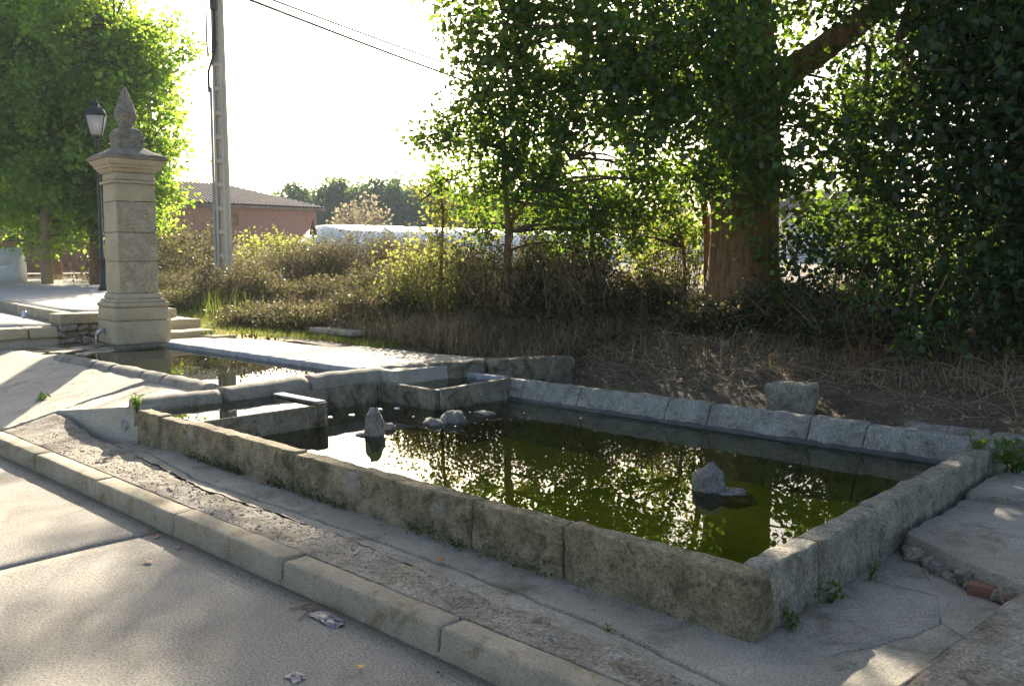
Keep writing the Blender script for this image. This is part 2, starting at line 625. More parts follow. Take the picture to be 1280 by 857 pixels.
M['leaf_pale'] = leaf_mat('pale_leaf', [(.09, .12, .03), (.13, .15, .04)], .5, [(.3, .34, .06), (.45, .44, .1)])
M['leaf_hedge'] = leaf_mat('bramble_leaf', [(.045, .058, .02), (.07, .08, .025), (.12, .09, .045), (.04, .06, .016), (.09, .08, .035)], .33, [(.08, .11, .03), (.13, .14, .04), (.2, .16, .07)])
M['leaf_far'] = leaf_mat('far_leaf', [(.03, .085, .05), (.04, .10, .055)], .4, [(.14, .24, .06), (.2, .28, .06)])  # bluish green puts the distant haze into the leaf colour
M['reed'] = leaf_mat('dry_reed', [(.32, .26, .16), (.42, .34, .22), (.2, .2, .09)], .4)
M['straw'] = leaf_mat('dry_grass_straw', [(.20, .145, .08), (.32, .24, .14), (.45, .35, .21), (.15, .11, .055)], .35)
M['grass'] = leaf_mat('green_grass', [(.08, .12, .02), (.13, .17, .03), (.22, .22, .06)], .45, [(.2, .26, .03), (.3, .34, .05)])
M['rust'] = leaf_mat('rust_weed', [(.16, .065, .025), (.22, .10, .04), (.10, .06, .03)], .4)
M['weed'] = leaf_mat('weed_green', [(.04, .09, .015), (.07, .14, .02)], .45, [(.12, .22, .02), (.2, .3, .03)])

# ================================================================== TERRAIN
YF = [(-60, 24), (-26, 12.5), (-16.3, 8.3), (-14, 7.75), (-12.5, 7.35), (-9.6, 7.05), (-7.5, 7.15), (-1.6, 7.25), (6, 7.3), (60, 7.3)]


def foot_z(x):
    return interp(x, [(-18, .5), (-12.5, .40), (-9.6, .36), (-8.2, .30), (-6.8, .10), (10, .06)])


def bank_z(x, y):
    f = interp(x, YF)
    z0 = foot_z(x)
    t = min(1.0, max(0.0, (y - f) / interp(x, [(-13, 10.0), (-8, 5.0)])))
    h = z0 + (1.15 - z0) * t ** .9
    if y > f:
        h += .05 * nz((x, y, 0), 1.3) + .03 * nz((x, y, 3), 4)
    else:
        h += .012 * nz((x, y, 0), 5)
    if y > f + 10:
        h += min(0.12, (y - f - 10) * .01)
    return h


xs = list(np.concatenate([np.linspace(-600, -60, 12), np.linspace(-50, -18, 24), np.linspace(-17, 4, 150), np.linspace(5, 30, 14), np.linspace(40, 600, 12)]))
vs = list(np.concatenate([np.linspace(0, 4.2, 44), np.linspace(4.6, 12, 10), np.geomspace(15, 600, 16)]))
V, F = grid(xs, vs, bank_z, fy=lambda x, v: (6.40 if x > -10 else 6.40 + (-10 - x) * .12 if x > -60 else 12.4) + v)
obj('bank', V, F, M['bank'], smooth=True, kind='structure', origin=(0, 7, 0))


def ground_z(x, y):
    d = max(-16 - x, x - 12, y - 6.2, -6.2 - y, 0)
    return -.55 + .38 * ss(d / 2.0)


gs = list(np.concatenate([np.linspace(-700, -40, 10), np.linspace(-30, 30, 41), np.linspace(40, 700, 10)]))
gy = list(np.concatenate([np.linspace(-700, -40, 10), np.linspace(-30, 6.2, 30)]))
V, F = grid(gs, gy, ground_z)
obj('ground', V, F, M['ground'], smooth=True, kind='structure', origin=(0, 0, 0))

# ------------------------------------------------------------------ road
V, F = grid([-40, 30], [-6, 2.2], lambda x, y: -.17)
road = obj('road', V, F, M['soil'], kind='structure', origin=(0, 0, -.17))
RJ = [-26.0, -20.7, -15.4, -10.1, -4.82, 0.55, 5.9, 11.2]


def joint_x(k, y):
    return RJ[k] + .02 * nz((RJ[k], y, 0), 3) + .008 * nz((RJ[k], y, 0), 12)


for k in range(len(RJ) - 1):
    ys = list(np.linspace(-5.8, 2.195, 60))
    us = list(np.linspace(0, 1, 46))
    Vv = np.zeros((len(us), len(ys), 3))
    for j, y in enumerate(ys):
        xa, xb = joint_x(k, y) + .007, joint_x(k + 1, y) - .007
        for i, u in enumerate(us):
            x = xa + (xb - xa) * u
            Vv[i, j] = (x, y, -.12 + .004 * nz((x, y, 0), 1.2) - (.006 if u in (0, 1) else 0))
    I = np.arange(Vv.shape[0] * Vv.shape[1]).reshape(Vv.shape[:2])
    F = np.stack([I[:-1, :-1], I[1:, :-1], I[1:, 1:], I[:-1, 1:]], -1).reshape(-1, 4)
    Vf = Vv.reshape(-1, 3)
    per = list(I[:, 0]) + list(I[-1, 1:]) + list(I[-2::-1, -1]) + list(I[0, -2:0:-1])
    lo = Vf[per].copy()
    lo[:, 2] = -.169
    n = len(Vf)
    li = n + np.arange(len(per))
    a = np.array(per)
    F = np.concatenate([F, np.stack([np.roll(a, -1), a, li, np.roll(li, -1)], -1)])
    obj('road_slab', np.concatenate([Vf, lo]), F, M['road'], parent=road, smooth=True)

# ------------------------------------------------------------------ kerb
V, F = block(box8(-25.5, 6.6, 2.20, 2.33, -.30, -.10), amp=0, seg=5)
kerb = obj('kerb', V, F, M['road'], kind='structure', origin=(0, 2.26, -.3))
x = 6.45
k = 0
while x > -25:
    L = 1.115
    dz = .004 * math.sin(k * 2.3)
    dy = .004 * math.cos(k * 1.7)
    c = [(x - L + .006, 2.190 + dy, -.16), (x - .006, 2.190 + dy, -.16), (x - .006, 2.340, -.16), (x - L + .006, 2.340, -.16),
         (x - L + .006, 2.210 + dy, dz), (x - .006, 2.210 + dy, dz), (x - .006, 2.340, dz), (x - L + .006, 2.340, dz)]
    V, F = block(c, e=.015, seg=.07 if -10 < x < 1 else .4, amp=.004, freq=6, seed=k)
    obj('kerb_stone', V, F, M['kerb'], parent=kerb, smooth=True)
    x -= L
    k += 1

# ------------------------------------------------------------------ rough strip + path
RIN = [(-8.3, 2.80), (-7.4, 2.80), (-6.7, 2.78), (-6.0, 2.70), (-5.0, 2.61), (-4.2, 2.65), (-3.5, 2.655), (-2.9, 2.62), (-2.4, 2.57), (-1.9, 2.57), (-1.5, 2.545), (-.95, 2.55), (-.9, 2.9), (-.86, 4.05), (6, 4.05)]


def rin(x):
    if x > -.98:
        return interp(x, [(-.98, 2.55), (-.93, 3.0), (-.86, 4.02), (6, 4.05)]) + .03 * nz((x, 0, 0), 5)
    return interp(x, RIN) + .022 * nz((x, 0, 0), 5) + .012 * nz((x, 0, 0), 17)


def base_ramp(y):
    t = min(1, max(0, (y - 2.34) / 1.26))
    return .30 * t


def rough_z(x, y):
    f = 1 - ss((x + 8.1) / .9)
    z = -.004 + base_ramp(y) * f
    if x > -1.3:
        z += .07 * ss((x + 1.25) / .4) * ss((y - 2.4) / .25)
    d = rin(x) - y
    amp = .008 if x > -6.8 else .006
    if 0 < y - 2.36:
        z += amp * (nz((x, y, 0), 9) + .8 * nz((x, y, 5), 27) + .5 * nz((x, y, 2), 60)) * min(1, (y - 2.36) / .06)
        z += .010 * nz((x, y, 8), 3)
    if d < .03:
        z -= .012
    return z


xs = list(np.concatenate([np.arange(-8.10, -1.25, .022), np.arange(-1.25, -.75, .02), np.arange(-.75, 6.5, .10)]))
vs = list(np.concatenate([np.linspace(0, 1, 22)]))
V, F = grid(xs, vs, rough_z, fy=lambda x, v: 2.342 + (rin(x) - 2.342) * v, skirt=-.12)
obj('rough_pavement', V, F, M['rough'], kind='structure', origin=(0, 2.5, 0))

CRK = [(-6.9, 2.86), (-6.4, 2.80), (-6.0, 2.76), (-5.4, 2.66), (-4.8, 2.672), (-4.3, 2.70), (-3.8, 2.708), (-3.2, 2.715), (-2.53, 2.70), (-2.1, 2.672), (-1.75, 2.64), (-1.55, 2.59), (-1.2, 2.54), (-.9, 2.52)]


def crk(x):
    return interp(x, CRK) + .016 * nz((x, 3, 0), 5) + .007 * nz((x, 1, 0), 18)


def wall_foot(x):
    return 2.985


def path_z(x, y):
    z = -.014 + .02 * ss((-2 - x) / 4.0)
    z += .004 * nz((x, y, 0), 4)
    z -= .03 * ss((x + 0.0) / 1.0) if x > 0 else 0
    if x < -6.2:
        z -= .03 * ss((-6.2 - x) / .5)
    return z


xs = list(np.arange(-6.98, -.88, .022))
rows = [-1.0, -.75, -.5, -.3, -.15, -.05, -1e-3, 0, 1e-3, .08, .2, .4, .6, .8, 1.0]
Vv = np.zeros((len(xs), len(rows), 3))
for i, x in enumerate(xs):
    c, a, b_ = crk(x), min(rin(x), 2.9) - .03, wall_foot(x) + .06
    a = min(a, c - .03)
    wd = .011 + .007 * nz((x, 9, 0), 9)
    for j, rr in enumerate(rows):
        if abs(rr) <= 1e-3:
            y = c + np.sign(rr) * wd
            z = path_z(x, y) + (-.06 if rr == 0 else 0) + (.003 if rr > 0 else 0)
        elif rr < 0:
            y = c - wd + (c - wd - a) * rr
            z = path_z(x, y)
        else:
            y = c + wd + (b_ - c - wd) * rr
            z = path_z(x, y) + .003
        Vv[i, j] = (x, y, z)
I = np.arange(Vv.shape[0] * Vv.shape[1]).reshape(Vv.shape[:2])
F = np.stack([I[:-1, :-1], I[1:, :-1], I[1:, 1:], I[:-1, 1:]], -1).reshape(-1, 4)
path = obj('path', Vv.reshape(-1, 3), F, M['path'], kind='structure', origin=(-4, 2.7, 0))

# the paving round the near right corner of the pool: cracked slabs with gaps between them
def slab_poly(name, poly, z, thick, mat, parent=None, seed=0.0, sub=.05, amp=.004, inset=.004):
    poly = np.array(poly, float)
    pts = []
    n = len(poly)
    for i in range(n):
        a, b_ = poly[i], poly[(i + 1) % n]
        m_ = max(1, int(np.linalg.norm(b_ - a) / .03))
        for s_ in range(m_):
            p = a + (b_ - a) * s_ / m_
            q = noise.noise_vector(Vector((p[0] * 9, p[1] * 9, 0)))
            q2 = noise.noise_vector(Vector((p[0] * 27, p[1] * 27, 3)))
            pts.append((p[0] + q[0] * .022 + q2[0] * .010, p[1] + q[1] * .022 + q2[1] * .010))
    pts = np.array(pts)
    c = pts.mean(0)
    d = c - pts
    pts = pts + d / np.linalg.norm(d, axis=1)[:, None] * inset
    n = len(pts)
    zf = (lambda p: z(p[0], p[1])) if callable(z) else (lambda p: z)
    rings = []
    for f in (1.0, .985, .7, .4):
        q = c + (pts - c) * f
        rings.append(np.array([(p[0], p[1], zf(p) + amp * nz((p[0], p[1], seed), 6) - (.006 if f == 1 else 0)) for p in q]))
    lo = np.array([(p[0], p[1], zf(p) - thick) for p in pts])
    V = np.concatenate([lo] + rings + [[(c[0], c[1], zf(c))]])
    Fq = []
    for r_ in range(4):
        A0, B0 = r_ * n, (r_ + 1) * n
        for i in range(n):
            j = (i + 1) % n
            Fq.append((A0 + i, A0 + j, B0 + j, B0 + i))
    Ft = [(4 * n + i, 4 * n + (i + 1) % n, 5 * n) for i in range(n)]
    return obj(name, V, [np.array(Fq), np.array(Ft)], mat, parent=parent, smooth=False)


V, F = grid([-1.60, 3.0], [2.9, 7.3], lambda x, y: -.06)
pav = obj('pavement', V, F, M['soil'], kind='structure', origin=(0, 5, -.06))
low = [[(-1.54, 2.99), (-1.28, 2.99), (-1.13, 3.30), (-1.05, 3.62), (-1.10, 3.95), (-1.54, 3.92)],
       [(-1.28, 2.99), (-.86, 2.99), (-.86, 3.5), (-1.05, 3.62), (-1.13, 3.30)],
       [(-1.54, 3.92), (-1.10, 3.95), (-1.05, 3.62), (-.86, 3.5), (-.80, 3.98), (-1.1, 4.12), (-1.54, 4.45)]]
for i, p in enumerate(low):
    slab_poly('paving_slab', p, lambda x, y: -.012 - .01 * ss((y - 3.5) / .6), .05, M['path'], pav, i)
hi = [[(-1.47, 4.42), (-1.15, 4.18), (-.85, 4.02), (-.42, 4.04), (-.55, 4.62), (-1.05, 4.72), (-1.47, 4.85)],
      [(-.42, 4.04), (.6, 4.05), (.6, 4.75), (-.55, 4.62)],
      [(-1.47, 4.85), (-1.05, 4.72), (-.55, 4.62), (.0, 4.69), (-.1, 5.35), (-.8, 5.5), (-1.47, 5.35)],
      [(.0, 4.69), (.6, 4.75), (1.6, 4.9), (1.5, 5.6), (-.1, 5.35)],
      [(-1.47, 5.35), (-.8, 5.5), (-.1, 5.35), (.1, 6.0), (-.6, 6.2), (-1.47, 6.05)],
      [(.1, 6.0), (-.1, 5.35), (1.5, 5.6), (1.6, 6.4), (.4, 6.6)],
      [(-1.47, 6.05), (-.6, 6.2), (-.4, 6.75), (-1.45, 6.85)],
      [(-.6, 6.2), (.1, 6.0), (.4, 6.6), (.5, 7.0), (-.4, 6.75)]]
for i, p in enumerate(hi):
    slab_poly('paving_slab', p, lambda x, y, i=i: .085 + .012 * math.sin(i * 2.1) + .02 * (x + .5) * math.sin(i * 1.3) * .5, .07, M['path'], pav, i + 10, inset=.008)
# broken edge under the raised slabs: brick ends and rubble
for i, (bx, by, rz, mt) in enumerate([(-1.02, 4.07, .1, 'brickbit'), (-.86, 4.00, -.05, 'brickbit'), (-.72, 3.985, .06, 'brickbit'), (-1.36, 4.36, .7, 'rock'), (-1.22, 4.24, .5, 'rock'), (-.55, 4.0, 0, 'brickbit'), (-1.42, 4.46, .3, 'rock')]):
    c = rot8(box8(bx - .06, bx + .06, by - .02, by + .06, -.03, .03), bx, by, rz)
    V, F = block(c, e=.006, seg=.03, amp=.006, freq=14, seed=i)
    obj('brick_piece' if mt == 'brickbit' else 'rubble_stone', V, F, M[mt], parent=pav, smooth=True)

rb = random.Random(12)
for i in range(16):
    f = i / 15
    bx, by = -1.44 + f * .95 + rb.uniform(-.02, .02), interp(-1.44 + f * .95, [(-1.47, 4.42), (-1.15, 4.18), (-.85, 4.02), (-.42, 4.02)]) - .005 + rb.uniform(-.02, .015)
    sx = rb.uniform(.03, .055)
    V, F = block(rot8(box8(bx - sx, bx + sx, by - .025, by + .06, -.03, rb.uniform(.01, .05)), bx, by, rb.uniform(-.6, .9)), e=.02, seg=.03, amp=.016, freq=16, seed=i * 2.7)
    obj('rubble_stone', V, F, M['rough'], parent=pav, smooth=True)

# ------------------------------------------------------------------ ramp beside the fountain pool
def ramp_z(x, y):
    if x <= -8.11:
        z = base_ramp(y)
    else:
        f = ramp_front(x)
        zf = .108 + .165 * (x + 8.11) / 1.26
        z = zf + (.30 - zf) * (y - f) / (3.72 - f)
    return z + .006 * nz((x, y, 0), 5) + .004 * nz((x, y, 4), 20)


def ramp_front(x):
    return 2.342 if x < -8.11 else 2.79 + .2 * (x + 8.11) / 1.26 + .008 * nz((x, 0, 0), 14)


def ramp_back(x):
    return 3.72 if x > -10.5 else 3.72 + 1.1 * ss((-10.5 - x) / .8)


xs = list(np.concatenate([np.linspace(-26, -13, 20), np.arange(-12.9, -8.12, .06), [-8.111, -8.109], np.arange(-8.07, -6.84, .04)]))
V, F = grid(xs, list(np.linspace(0, 1, 34)), ramp_z, fy=lambda x, v: ramp_front(x) + (ramp_back(x) - ramp_front(x)) * v, skirt=-.12)
obj('ramp', V, F, M['ramp'], kind='structure', origin=(-9, 3, 0))
# outlet pipe in the wedge of the ramp
A = Acc()
A.add(*lathe([(.045, 0), (.045, .12), (.036, .12), (.036, 0.06)], 0, 0, 16))
V, F = A.out()
V = np.stack([V[:, 0], -V[:, 2], V[:, 1]], -1)
V = V + np.array([-7.09, 3.055, .10])
obj('outlet_pipe', V, F, M['pipe'], smooth=True, label='round grey drain pipe end set in the wedge shaped concrete face', cat='pipe')

# ================================================================== WASHING POOL
pool = thing('washing_pool', 'large open stone washing pool holding murky green water', 'pool', (-4.1, 4.65, 0))


def wall_stones(cuts, fn, mats, parent, name='wall_stone', gap=.004, seg=.045, amp=.010, seed=0):
    for i in range(len(cuts) - 1):
        a, b_ = cuts[i] + gap, cuts[i + 1] - gap
        V, F = block(fn(a, b_), e=.02, seg=seg, amp=amp, freq=8, seed=seed + i * 3.3)
        obj(name, V, F, M[mats[i % len(mats)]], parent=parent, smooth=True)


def front(a, b_):
    # outer face Y 2.93 .. 2.95, top 2.95 .. 3.05, inner slope to 3.2
    jz = .006 * math.sin(a * 7)
    zt = .242 + jz
    return [(a, 2.925, -.35), (b_, 2.925, -.35), (b_, 3.24, -.35), (a, 3.24, -.35), (a, 2.945, zt), (b_, 2.945, zt), (b_, 3.05, zt), (a, 3.05, zt)]


wall_stones([-6.86, -6.45, -6.02, -4.62, -4.0, -3.04, -2.45, -1.50], front, ['wall', 'wall', 'wall', 'wall', 'wall', 'wall', 'wall'], pool)


def right(a, b_):
    zt = .242 + .004 * math.sin(a * 5)
    return [(-1.84, a, -.35), (-1.495, a, -.35), (-1.495, b_, -.35), (-1.84, b_, -.35), (-1.625, a, zt), (-1.515, a, zt), (-1.515, b_, zt), (-1.625, b_, zt)]


wall_stones([3.055, 3.52, 4.22, 4.85, 5.57, 6.02], right, ['wall3'], pool, seed=20)


def corner(a, b_):
    return [(-1.84, a, -.35), (-1.485, a, -.35), (-1.485, b_, -.35), (-1.84, b_, -.35), (-1.64, a, .262), (-1.50, a, .262), (-1.50, b_, .262), (-1.64, b_, .262)]


wall_stones([6.025, 6.44], corner, ['wall3'], pool, seed=40)


def back(a, b_):
    zt = .242 + .006 * math.sin(a * 6)
    return [(a, 6.02, -.35), (b_, 6.02, -.35), (b_, 6.44, -.35), (a, 6.44, -.35), (a, 6.325, zt), (b_, 6.325, zt), (b_, 6.43, zt), (a, 6.43, zt)]


wall_stones([-6.70, -5.76, -5.05, -4.09, -3.68, -2.82, -2.40, -1.655], back, ['wall2'], pool, seed=60)


def left(a, b_):
    return [(-6.92, a, -.35), (-6.70, a, -.35), (-6.70, b_, -.35), (-6.92, b_, -.35), (-6.90, a, .235), (-6.76, a, .235), (-6.76, b_, .235), (-6.90, b_, .235)]


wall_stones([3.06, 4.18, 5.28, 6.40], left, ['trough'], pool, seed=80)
xs, ys = list(np.linspace(-6.8, -1.5, 70)), list(np.linspace(2.95, 6.4, 46))
V, F = grid(xs, ys, lambda x, y: -.30 + .03 * nz((x, y, 0), 1.1) + .08 * ss((x + 2.6) / .7))
obj('pool_floor', V, F, M['floor'], parent=pool, smooth=True)
# mortar patches on the front wall
for i, (px, pz, r_) in enumerate([(-4.03, .15, .085), (-3.28, .14, .06), (-5.95, .16, .05)]):
    n = 14
    ring = [(px + r_ * (1 + .35 * nz((k, i, 0), .9)) * math.cos(2 * math.pi * k / n) * 1.1, 2.928 + .02 * (pz / .24), pz + r_ * .9 * (1 + .3 * nz((k, i, 5), .9)) * math.sin(2 * math.pi * k / n)) for k in range(n)]
    ring = np.array(ring)
    inner = ring.mean(0) + (ring - ring.mean(0)) * .8 + np.array([0, -.012, 0])
    V = np.concatenate([ring + np.array([0, .01, 0]), inner, inner.mean(0)[None]])
    F = [np.array([(k, (k + 1) % n, n + (k + 1) % n, n + k) for k in range(n)]), np.array([(n + k, n + (k + 1) % n, 2 * n) for k in range(n)])]
    obj('mortar_patch', V, F, M['patch'], parent=pool, smooth=True)

V, F = grid([-6.72, -1.55], [3.0, 6.38], lambda x, y: .055)
obj('water', V, F, M['water'], kind='structure', origin=(-4, 4.6, .055))

# slimy tide mark along the foot of the back wall
xs = np.arange(-5.98, -1.70, .03)
P = []
for x in xs:
    hi = .085 + .012 * nz((x, 0, 0), 4) + .010 * nz((x, 0, 5), 14)
    for zz in (.02, .06, hi):
        P.append((x, 6.325 - .305 * ((.242 - zz) / .592) - (.016 if zz < hi else .006) + .004 * nz((x, zz, 0), 9), zz))
I = np.arange(len(xs) * 3).reshape(-1, 3)
F = np.stack([I[:-1, :-1], I[1:, :-1], I[1:, 1:], I[:-1, 1:]], -1).reshape(-1, 4)
obj('tide_mark', P, F, M['slime'], parent=pool, smooth=True)
r = np.random.default_rng(31)
n = 130
fx = np.concatenate([r.uniform(-6.0, -1.75, 90), r.uniform(-6.6, -4.6, 40)])
fy_ = np.concatenate([6.15 - np.abs(r.normal(size=45)) * .22, 3.2 + np.abs(r.normal(size=45)) * .2, r.uniform(4.3, 5.9, 40)])
Tf = SLIM_T * np.array([1.6, 1, .15])
a = r.uniform(0, 6.28, n)
sc = r.uniform(.010, .028, n)
V = np.stack([fx[:, None] + sc[:, None] * (Tf[None, :, 0] * np.cos(a)[:, None] - Tf[None, :, 1] * np.sin(a)[:, None]),
              fy_[:, None] + sc[:, None] * (Tf[None, :, 0] * np.sin(a)[:, None] + Tf[None, :, 1] * np.cos(a)[:, None]),
              .0585 + sc[:, None] * (Tf[None, :, 2] + .03)], -1).reshape(-1, 3)
F = (SLIM_F[None] + (np.arange(n) * 4)[:, None, None]).reshape(-1, 3)
obj('floating_specks', V, F, M['straw'], kind='stuff', origin=(-4, 4.6, .055), label='tiny leaf bits and scum floating on the pool water', cat='scum')
# grit and leaf crumbs gathered in the gutter
n = 700
gx = r.uniform(-8.5, 1.0, n)
gy_ = 2.185 - np.abs(r.normal(size=n)) * .05
OCT0 = np.array([(1, 0, 0), (-1, 0, 0), (0, 1, 0), (0, -1, 0), (0, 0, 1), (0, 0, -1)], float)
OF0 = np.array([(0, 2, 4), (2, 1, 4), (1, 3, 4), (3, 0, 4), (2, 0, 5), (1, 2, 5), (3, 1, 5), (0, 3, 5)])
sg = r.gamma(1.6, .0010, n) + .001
V = np.stack([gx, gy_, np.full(n, -.117)], -1)[:, None] + OCT0[None] * r.uniform(.6, 1.3, (n, 6, 3)) * sg[:, None, None]
obj('gutter_grit', V.reshape(-1, 3), (OF0[None] + (np.arange(n) * 6)[:, None, None]).reshape(-1, 3), M['rough'], kind='stuff', origin=(-4, 2.15, -.12), label='dark grit gathered in the gutter along the kerb', cat='grit')

# ------------------------------------------------------------------ troughs in the two left corners
tl = thing('water_trough', 'brimming concrete trough in the near left corner of the washing pool', 'trough', (-6.45, 3.6, 0))
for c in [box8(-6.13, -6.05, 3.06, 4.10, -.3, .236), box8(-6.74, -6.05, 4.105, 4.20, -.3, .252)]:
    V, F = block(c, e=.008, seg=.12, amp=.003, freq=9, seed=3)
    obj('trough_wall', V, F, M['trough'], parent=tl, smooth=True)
V, F = block(box8(-6.74, -6.08, 4.10, 4.205, .252, .262), e=.004, seg=.1, amp=.002)
obj('wet_lip', V, F, M['blue_lip'], parent=tl, smooth=True)
V, F = grid([-6.77, -6.10], [3.04, 4.12], lambda x, y: .12)
obj('trough_floor', V, F, M['floor2'], parent=tl)
V, F = grid([-6.77, -6.065], [3.04, 4.12], lambda x, y: .238)
obj('water', V, F, M['water2'], kind='structure', origin=(-6.4, 3.6, .238))

tr = thing('water_trough', 'concrete trough in the far left corner with dark water', 'trough', (-6.35, 5.8, 0))
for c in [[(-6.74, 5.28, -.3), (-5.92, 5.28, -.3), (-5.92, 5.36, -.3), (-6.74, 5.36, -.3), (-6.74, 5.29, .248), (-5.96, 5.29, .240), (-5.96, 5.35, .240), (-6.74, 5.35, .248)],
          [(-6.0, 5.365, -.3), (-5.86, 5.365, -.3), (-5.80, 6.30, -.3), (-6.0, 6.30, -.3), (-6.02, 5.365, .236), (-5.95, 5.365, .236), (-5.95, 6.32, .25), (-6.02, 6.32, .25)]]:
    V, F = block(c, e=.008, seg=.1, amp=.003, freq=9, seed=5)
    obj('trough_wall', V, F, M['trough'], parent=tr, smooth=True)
V, F = block(box8(-6.72, -6.03, 6.26, 6.36, .18, .262), e=.006, seg=.1, amp=.002)
obj('wet_lip', V, F, M['blue_lip'], parent=tr, smooth=True)
V, F = grid([-6.77, -6.0], [5.33, 6.3], lambda x, y: .06)
obj('trough_floor', V, F, M['floor2'], parent=tr)
V, F = grid([-6.77, -6.01], [5.34, 6.28], lambda x, y: .212)
obj('water', V, F, M['water'], kind='structure', origin=(-6.4, 5.8, .212))
# thin trickles running from the trough corners into the pool
for (px, py, lab) in [(-6.045, 4.165, 'thin trickle of water falling from the near trough corner'), (-5.90, 5.33, 'thin trickle of water falling from the far trough corner')]:
    pts = [(px - .06, py - .02, .244), (px - .01, py, .240), (px + .004, py, .19), (px + .01, py, .12), (px + .012, py, .055)]
    V, F = tube(pts, [.007, .006, .004, .0035, .005], 6)
    obj('water_trickle', V, F, M['glass'], smooth=True, label=lab, cat='water')

# ------------------------------------------------------------------ rounded rim wall between the pools
rim = thing('rim_wall', 'rounded stone rim dividing the fountain pool from the washing pool', 'wall', (-6.95, 5.0, 0))


def log_seg(pts, r0, seed, flat=.9):
    n = len(pts)
    P = np.array(pts, float)
    t = np.linspace(0, n - 1, 18)
    Q = np.stack([np.interp(t, np.arange(n), P[:, k]) for k in range(3)], -1)
    rr = np.full(18, r0)
    rr[0] *= .97
    rr[-1] *= .97
    V, F = tube(Q, rr, 16, wob=.08, seed=seed, flat=flat)
    return V, F


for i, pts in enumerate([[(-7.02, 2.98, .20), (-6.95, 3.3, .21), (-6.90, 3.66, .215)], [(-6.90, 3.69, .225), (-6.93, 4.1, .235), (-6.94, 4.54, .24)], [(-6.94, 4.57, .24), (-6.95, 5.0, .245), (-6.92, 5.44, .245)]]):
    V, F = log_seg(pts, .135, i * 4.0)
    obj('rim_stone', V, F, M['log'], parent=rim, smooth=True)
for i, (a, b_, z0) in enumerate([((-6.90, 5.47), (-6.71, 5.90), .365), ((-6.705, 5.91), (-6.42, 6.45), .37), ((-6.415, 6.46), (-5.92, 7.32), .385)]):
    a, b_ = np.array(a), np.array(b_)
    d = (b_ - a) / np.linalg.norm(b_ - a)
    nn = np.array([-d[1], d[0]]) * .24
    c = [(*a, -.1), (*b_, -.1), (*(b_ + nn), -.1), (*(a + nn), -.1), (*a, z0), (*b_, z0), (*(b_ + nn), z0), (*(a + nn), z0)]
    c = [c[3], c[0], c[1], c[2], c[7], c[4], c[5], c[6]]
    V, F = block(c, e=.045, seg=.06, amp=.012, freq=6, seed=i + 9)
    obj('wall_stone', V, F, M['trough' if i else 'log'], parent=rim, smooth=True)  # darker stones put the shade of the averted face into the colour

# ------------------------------------------------------------------ fountain pool
fp = thing('fountain_pool', 'shallow rectangular pool of yellowish water at the foot of the pillar', 'pool', (-9, 4.5, 0))
cuts = [-10.62, -10.15, -9.5, -9.05, -8.35, -7.9, -7.06]
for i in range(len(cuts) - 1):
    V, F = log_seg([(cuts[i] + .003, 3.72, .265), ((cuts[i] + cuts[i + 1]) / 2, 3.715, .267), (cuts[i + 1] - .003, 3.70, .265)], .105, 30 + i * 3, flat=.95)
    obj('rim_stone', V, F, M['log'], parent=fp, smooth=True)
cuts = [-11.2, -10.2, -9.1, -8.0, -7.02]
for i in range(len(cuts) - 1):
    V, F = block([(cuts[i] + .004, 5.20, .0), (cuts[i + 1] - .004, 5.20, .0), (cuts[i + 1] - .004, 5.36, .0), (cuts[i] + .004, 5.36, .0), (cuts[i] + .004, 5.235, .355), (cuts[i + 1] - .004, 5.235, .355), (cuts[i + 1] - .004, 5.36, .36), (cuts[i] + .004, 5.36, .36)], e=.02, seg=.09, amp=.006, seed=i)
    obj('edge_stone', V, F, M['blue_lip'], parent=fp, smooth=True)
V, F = grid(list(np.linspace(-12.3, -6.9, 40)), list(np.linspace(3.65, 5.3, 14)), lambda x, y: .13 + .02 * nz((x, y, 0), 2))
obj('pool_floor', V, F, M['floor2'], parent=fp, smooth=True)
V, F = grid([-12.2, -6.95], [3.70, 5.26], lambda x, y: .30)
obj('water', V, F, M['water2'], kind='structure', origin=(-9, 4.5, .3))

# ------------------------------------------------------------------ deck behind the fountain pool
def deck_edge(x):
    return interp(x, [(-11.9, 5.9), (-11.2, 6.15), (-10.6, 6.4), (-9.7, 6.68), (-9.0, 6.75), (-8.3, 6.75), (-7.6, 6.75), (-6.7, 6.9)]) + .06 * nz((x, 0, 0), 4)


V, F = grid(list(np.arange(-11.8, -6.6, .07)), list(np.linspace(0, 1, 18)), lambda x, y: .342 + .005 * nz((x, y, 0), 4) + .003 * nz((x, y, 0), 15), fy=lambda x, v: 5.362 + (deck_edge(x) - 5.362) * v, skirt=.1)
obj('deck', V, F, M['deck'], kind='structure', origin=(-9, 6, .3))

# ------------------------------------------------------------------ plaza and terraces on the left
def plaza_edge(x):
    return interp(x, [(-40, 6.4), (-16.8, 4.95), (-12.1, 4.45)])


